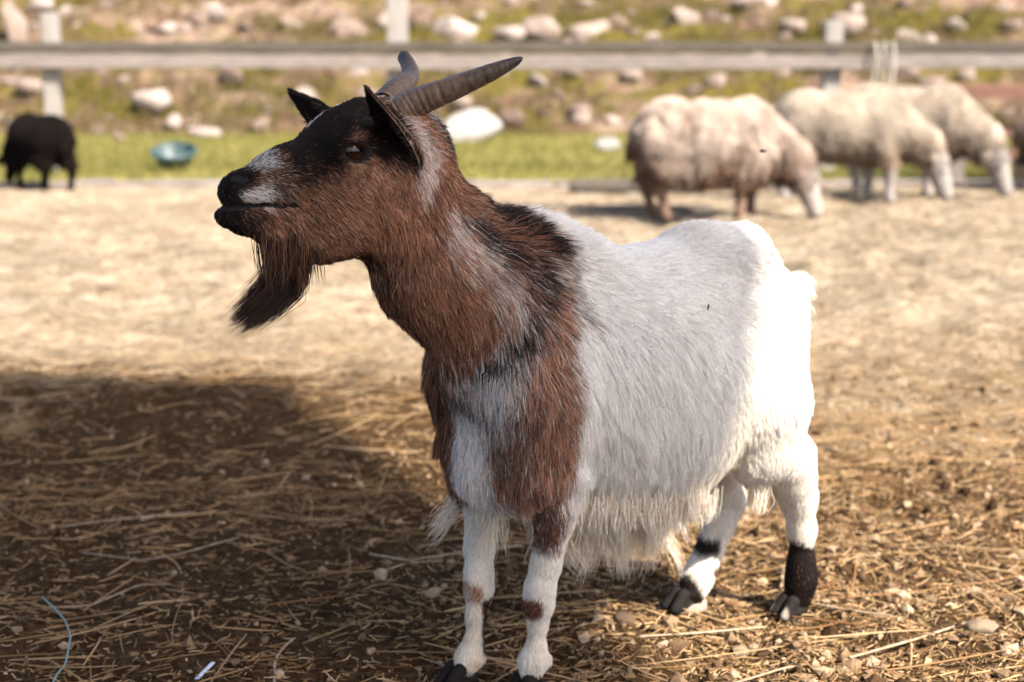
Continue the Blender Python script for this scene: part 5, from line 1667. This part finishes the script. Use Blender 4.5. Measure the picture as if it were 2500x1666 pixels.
# ---------------------------------------------------------------- small things lying about
def near_stone(x, y, r, label, colr, seed):
    bm = bmesh.new()
    bmesh.ops.create_icosphere(bm, subdivisions=3, radius=1)
    co = np.array([q.co[:] for q in bm.verts])
    co *= (1 + 0.5 * (fbm(co * 1.6 + seed, 3, seed) - 0.5))[:, None]
    for q, c in zip(bm.verts, co):
        q.co = (c[0] * r[0], c[1] * r[1], c[2] * r[2])
    N = Nodes('stone')
    nz = N.noise(60, 5, 0.65, N.coords('Object'))
    N.bump(nz, 0.6, 0.004)
    m = N.done(N.ramp(nz, [(0.3, tuple(0.65 * c for c in colr)), (0.7, colr)]), 0.9, 0.2)
    o = link('stone', bm_mesh('stone', bm, True), m)
    o.location = (x, y, float(ground_height(np.array([x]), np.array([y]))[0]) + r[2] * 0.15)
    o.rotation_euler = (0, 0, seed)
    return tag(o, label, 'stone')


near_stone(*(0.2847,2.1246), (0.030, 0.022, 0.012), 'flat pale pinkish stone under the far hind hoof', (0.26, 0.205, 0.175), 1)
near_stone(*(0.1731,2.0734), (0.022, 0.017, 0.011), 'rounded brown stone between the fore and hind legs of the goat', (0.10, 0.062, 0.040), 2)
near_stone(*(0.6988,2.0008), (0.026, 0.018, 0.012), 'tan stone under a long stalk in the lower right corner', (0.20, 0.15, 0.10), 3)
near_stone(*(-0.428,3.75), (0.016, 0.016, 0.012), 'single dark lump on the sunlit straw below the goat\'s throat', (0.05, 0.035, 0.028), 4)
near_stone(*(-1.5497,5.377), (0.05, 0.04, 0.02), 'dark clod in the pale straw left of the beard', (0.11, 0.07, 0.045), 5)


def cord(name, pts, r, mat, label, cat, flat=1.0, n=60):
    pts = np.array(pts, float)
    t = np.linspace(0, len(pts) - 1, n)
    c = np.stack([np.interp(t, np.arange(len(pts)), pts[:, i]) for i in range(2)], 1)
    for _ in range(4):
        c[1:-1] = (c[:-2] + c[1:-1] * 2 + c[2:]) / 4
    gz = ground_height(c[:, 0], c[:, 1])
    s01 = np.linspace(0, 1, n)
    if flat < 1:
        z = gz[0] * (1 - s01) + gz[-1] * s01
        z = z + max(0.0, float((gz - z).max())) * 0.8 + r * flat + 0.001
    else:
        z = np.convolve(np.pad(gz, 6, mode='edge'), np.ones(13) / 13, 'valid') + 0.004 + r
    C3 = np.column_stack([c, z])
    tan = unit(np.gradient(C3, axis=0))
    nx = unit(np.cross(tan, [0, 0, 1.0]))
    ny = np.cross(nx, tan)
    a = np.linspace(0, 2 * np.pi, 8, endpoint=False)
    V = C3[:, None] + r * (np.cos(a)[None, :, None] * nx[:, None] + flat * np.sin(a)[None, :, None] * ny[:, None])
    i, j = np.meshgrid(np.arange(n - 1), np.arange(8), indexing='ij')
    fq = np.stack([i * 8 + j, i * 8 + (j + 1) % 8, (i + 1) * 8 + (j + 1) % 8, (i + 1) * 8 + j], -1).reshape(-1, 4)
    o = link(name, mesh_np(name, V.reshape(-1, 3), fq), mat)
    return tag(o, label, cat)


N = Nodes('twine')
M_TWINE = N.done((0.16, 0.26, 0.24), 0.6, 0.3)
N = Nodes('pale_strip')
M_STRIP = N.done((0.55, 0.60, 0.66), 0.4, 0.4)
cord('twine', [(-0.7526,2.1665), (-0.7239,2.1246), (-0.6848,2.0645), (-0.6551,1.9958), (-0.6459,1.9549), (-0.6317,1.8927), (-0.6313,1.8484), (-0.6256,1.806)], 0.0013, M_TWINE, 'thin teal baling twine curling over the shaded soil in the lower left', 'twine')
cord('strip', [(-0.4325,1.8312), (-0.4225,1.8927)], 0.0035, M_STRIP, 'short pale blue plastic strip at the bottom edge', 'strip', 0.25, 10)
# long stalks that stand out
N = Nodes('long_stalk')
M_STALK = N.done(N.ramp(N.noise(90, 3, 0.6, N.coords('Object')), [(0.3, (0.17, 0.11, 0.065)), (0.7, (0.33, 0.265, 0.175))]), 0.5, 0.3)
for pts, r, lab in (([(-0.831,2.5121), (-0.7743,2.5379), (-0.7002,2.5643), (-0.5998,2.5912)], 0.0022, 'thick reddish stalk lying level in the shade at the left'),
                    ([(-0.7358,2.119), (-0.6633,2.1283), (-0.6104,2.2161), (-0.5605,2.2161)], 0.0017, 'long curved stalk beside the teal twine'),
                    ([(-0.7547,2.3899), (-0.633,2.3329), (-0.5709,2.3554), (-0.486,2.4253)], 0.0015, 'long wavy stalk in the middle of the shaded soil'),
                    ([(-0.2442,2.3329), (-0.1745,2.2999), (-0.0875,2.3441), (0.0179,2.3829)], 0.0028, 'bright split stalk passing behind the fore legs of the goat'),
                    ([(0.1881,1.9776), (0.2735,1.9941), (0.3816,2.021)], 0.0024, 'pale straight stalk in front of the hind hooves'),
                    ([(0.4725,1.8777), (0.5856,1.9549), (0.6945,2.0382)], 0.0026, 'long pale stalk slanting up in the lower right'),
                    ([(0.4702,2.1005), (0.5227,2.0645), (0.5758,2.0382)], 0.0020, 'reddish stalk running right from the near hind hoof'),
                    ([(-0.3198,1.7923), (-0.3351,1.8927), (-0.3301,1.9312), (-0.3192,1.963)], 0.0018, 'hooked stalk at the bottom edge left of the fore hooves'),
                    ([(0.2478,1.7923), (0.3795,1.8703), (0.5044,1.9079)], 0.0020, 'long stalk along the bottom edge below the hind hooves')):
    o = cord('straw_stalk', pts, r, M_STALK, lab, 'stalk', 0.6)
    o['group'] = 'long stalks on the ground'

# a fly passing in the air, and a seed caught in the flank
N = Nodes('fly')
M_FLY = N.done((0.012, 0.011, 0.012), 0.4, 0.4)
fly = empty('fly', (0.4028,2.3,0.7016))
tag(fly, 'tiny dark fly in the air in front of the brownest sheep', 'insect')
bm = bmesh.new()
bmesh.ops.create_uvsphere(bm, u_segments=12, v_segments=8, radius=0.0028)
bmesh.ops.scale(bm, vec=(1.7, 1, 1), verts=bm.verts)
link('body', bm_mesh('body', bm, True), M_FLY, fly)
bm = bmesh.new()
bmesh.ops.create_uvsphere(bm, u_segments=10, v_segments=6, radius=0.0016, matrix=Matrix.Translation((0.0052, 0, 0)))
link('head', bm_mesh('head', bm, True), M_FLY, fly)
for sg in (1, -1):
    bm = bmesh.new()
    w = [bm.verts.new(q) for q in ((0.001, 0.001 * sg, 0.002), (-0.003, 0.006 * sg, 0.003), (-0.007, 0.005 * sg, 0.003), (-0.004, 0.001 * sg, 0.0022))]
    bm.faces.new(w)
    r_ = bmesh.ops.extrude_face_region(bm, geom=list(bm.faces))
    for q in r_['geom']:
        if isinstance(q, bmesh.types.BMVert):
            q.co.z += 0.0002
    link('wing', bm_mesh('wing', bm), M_FLY, fly)
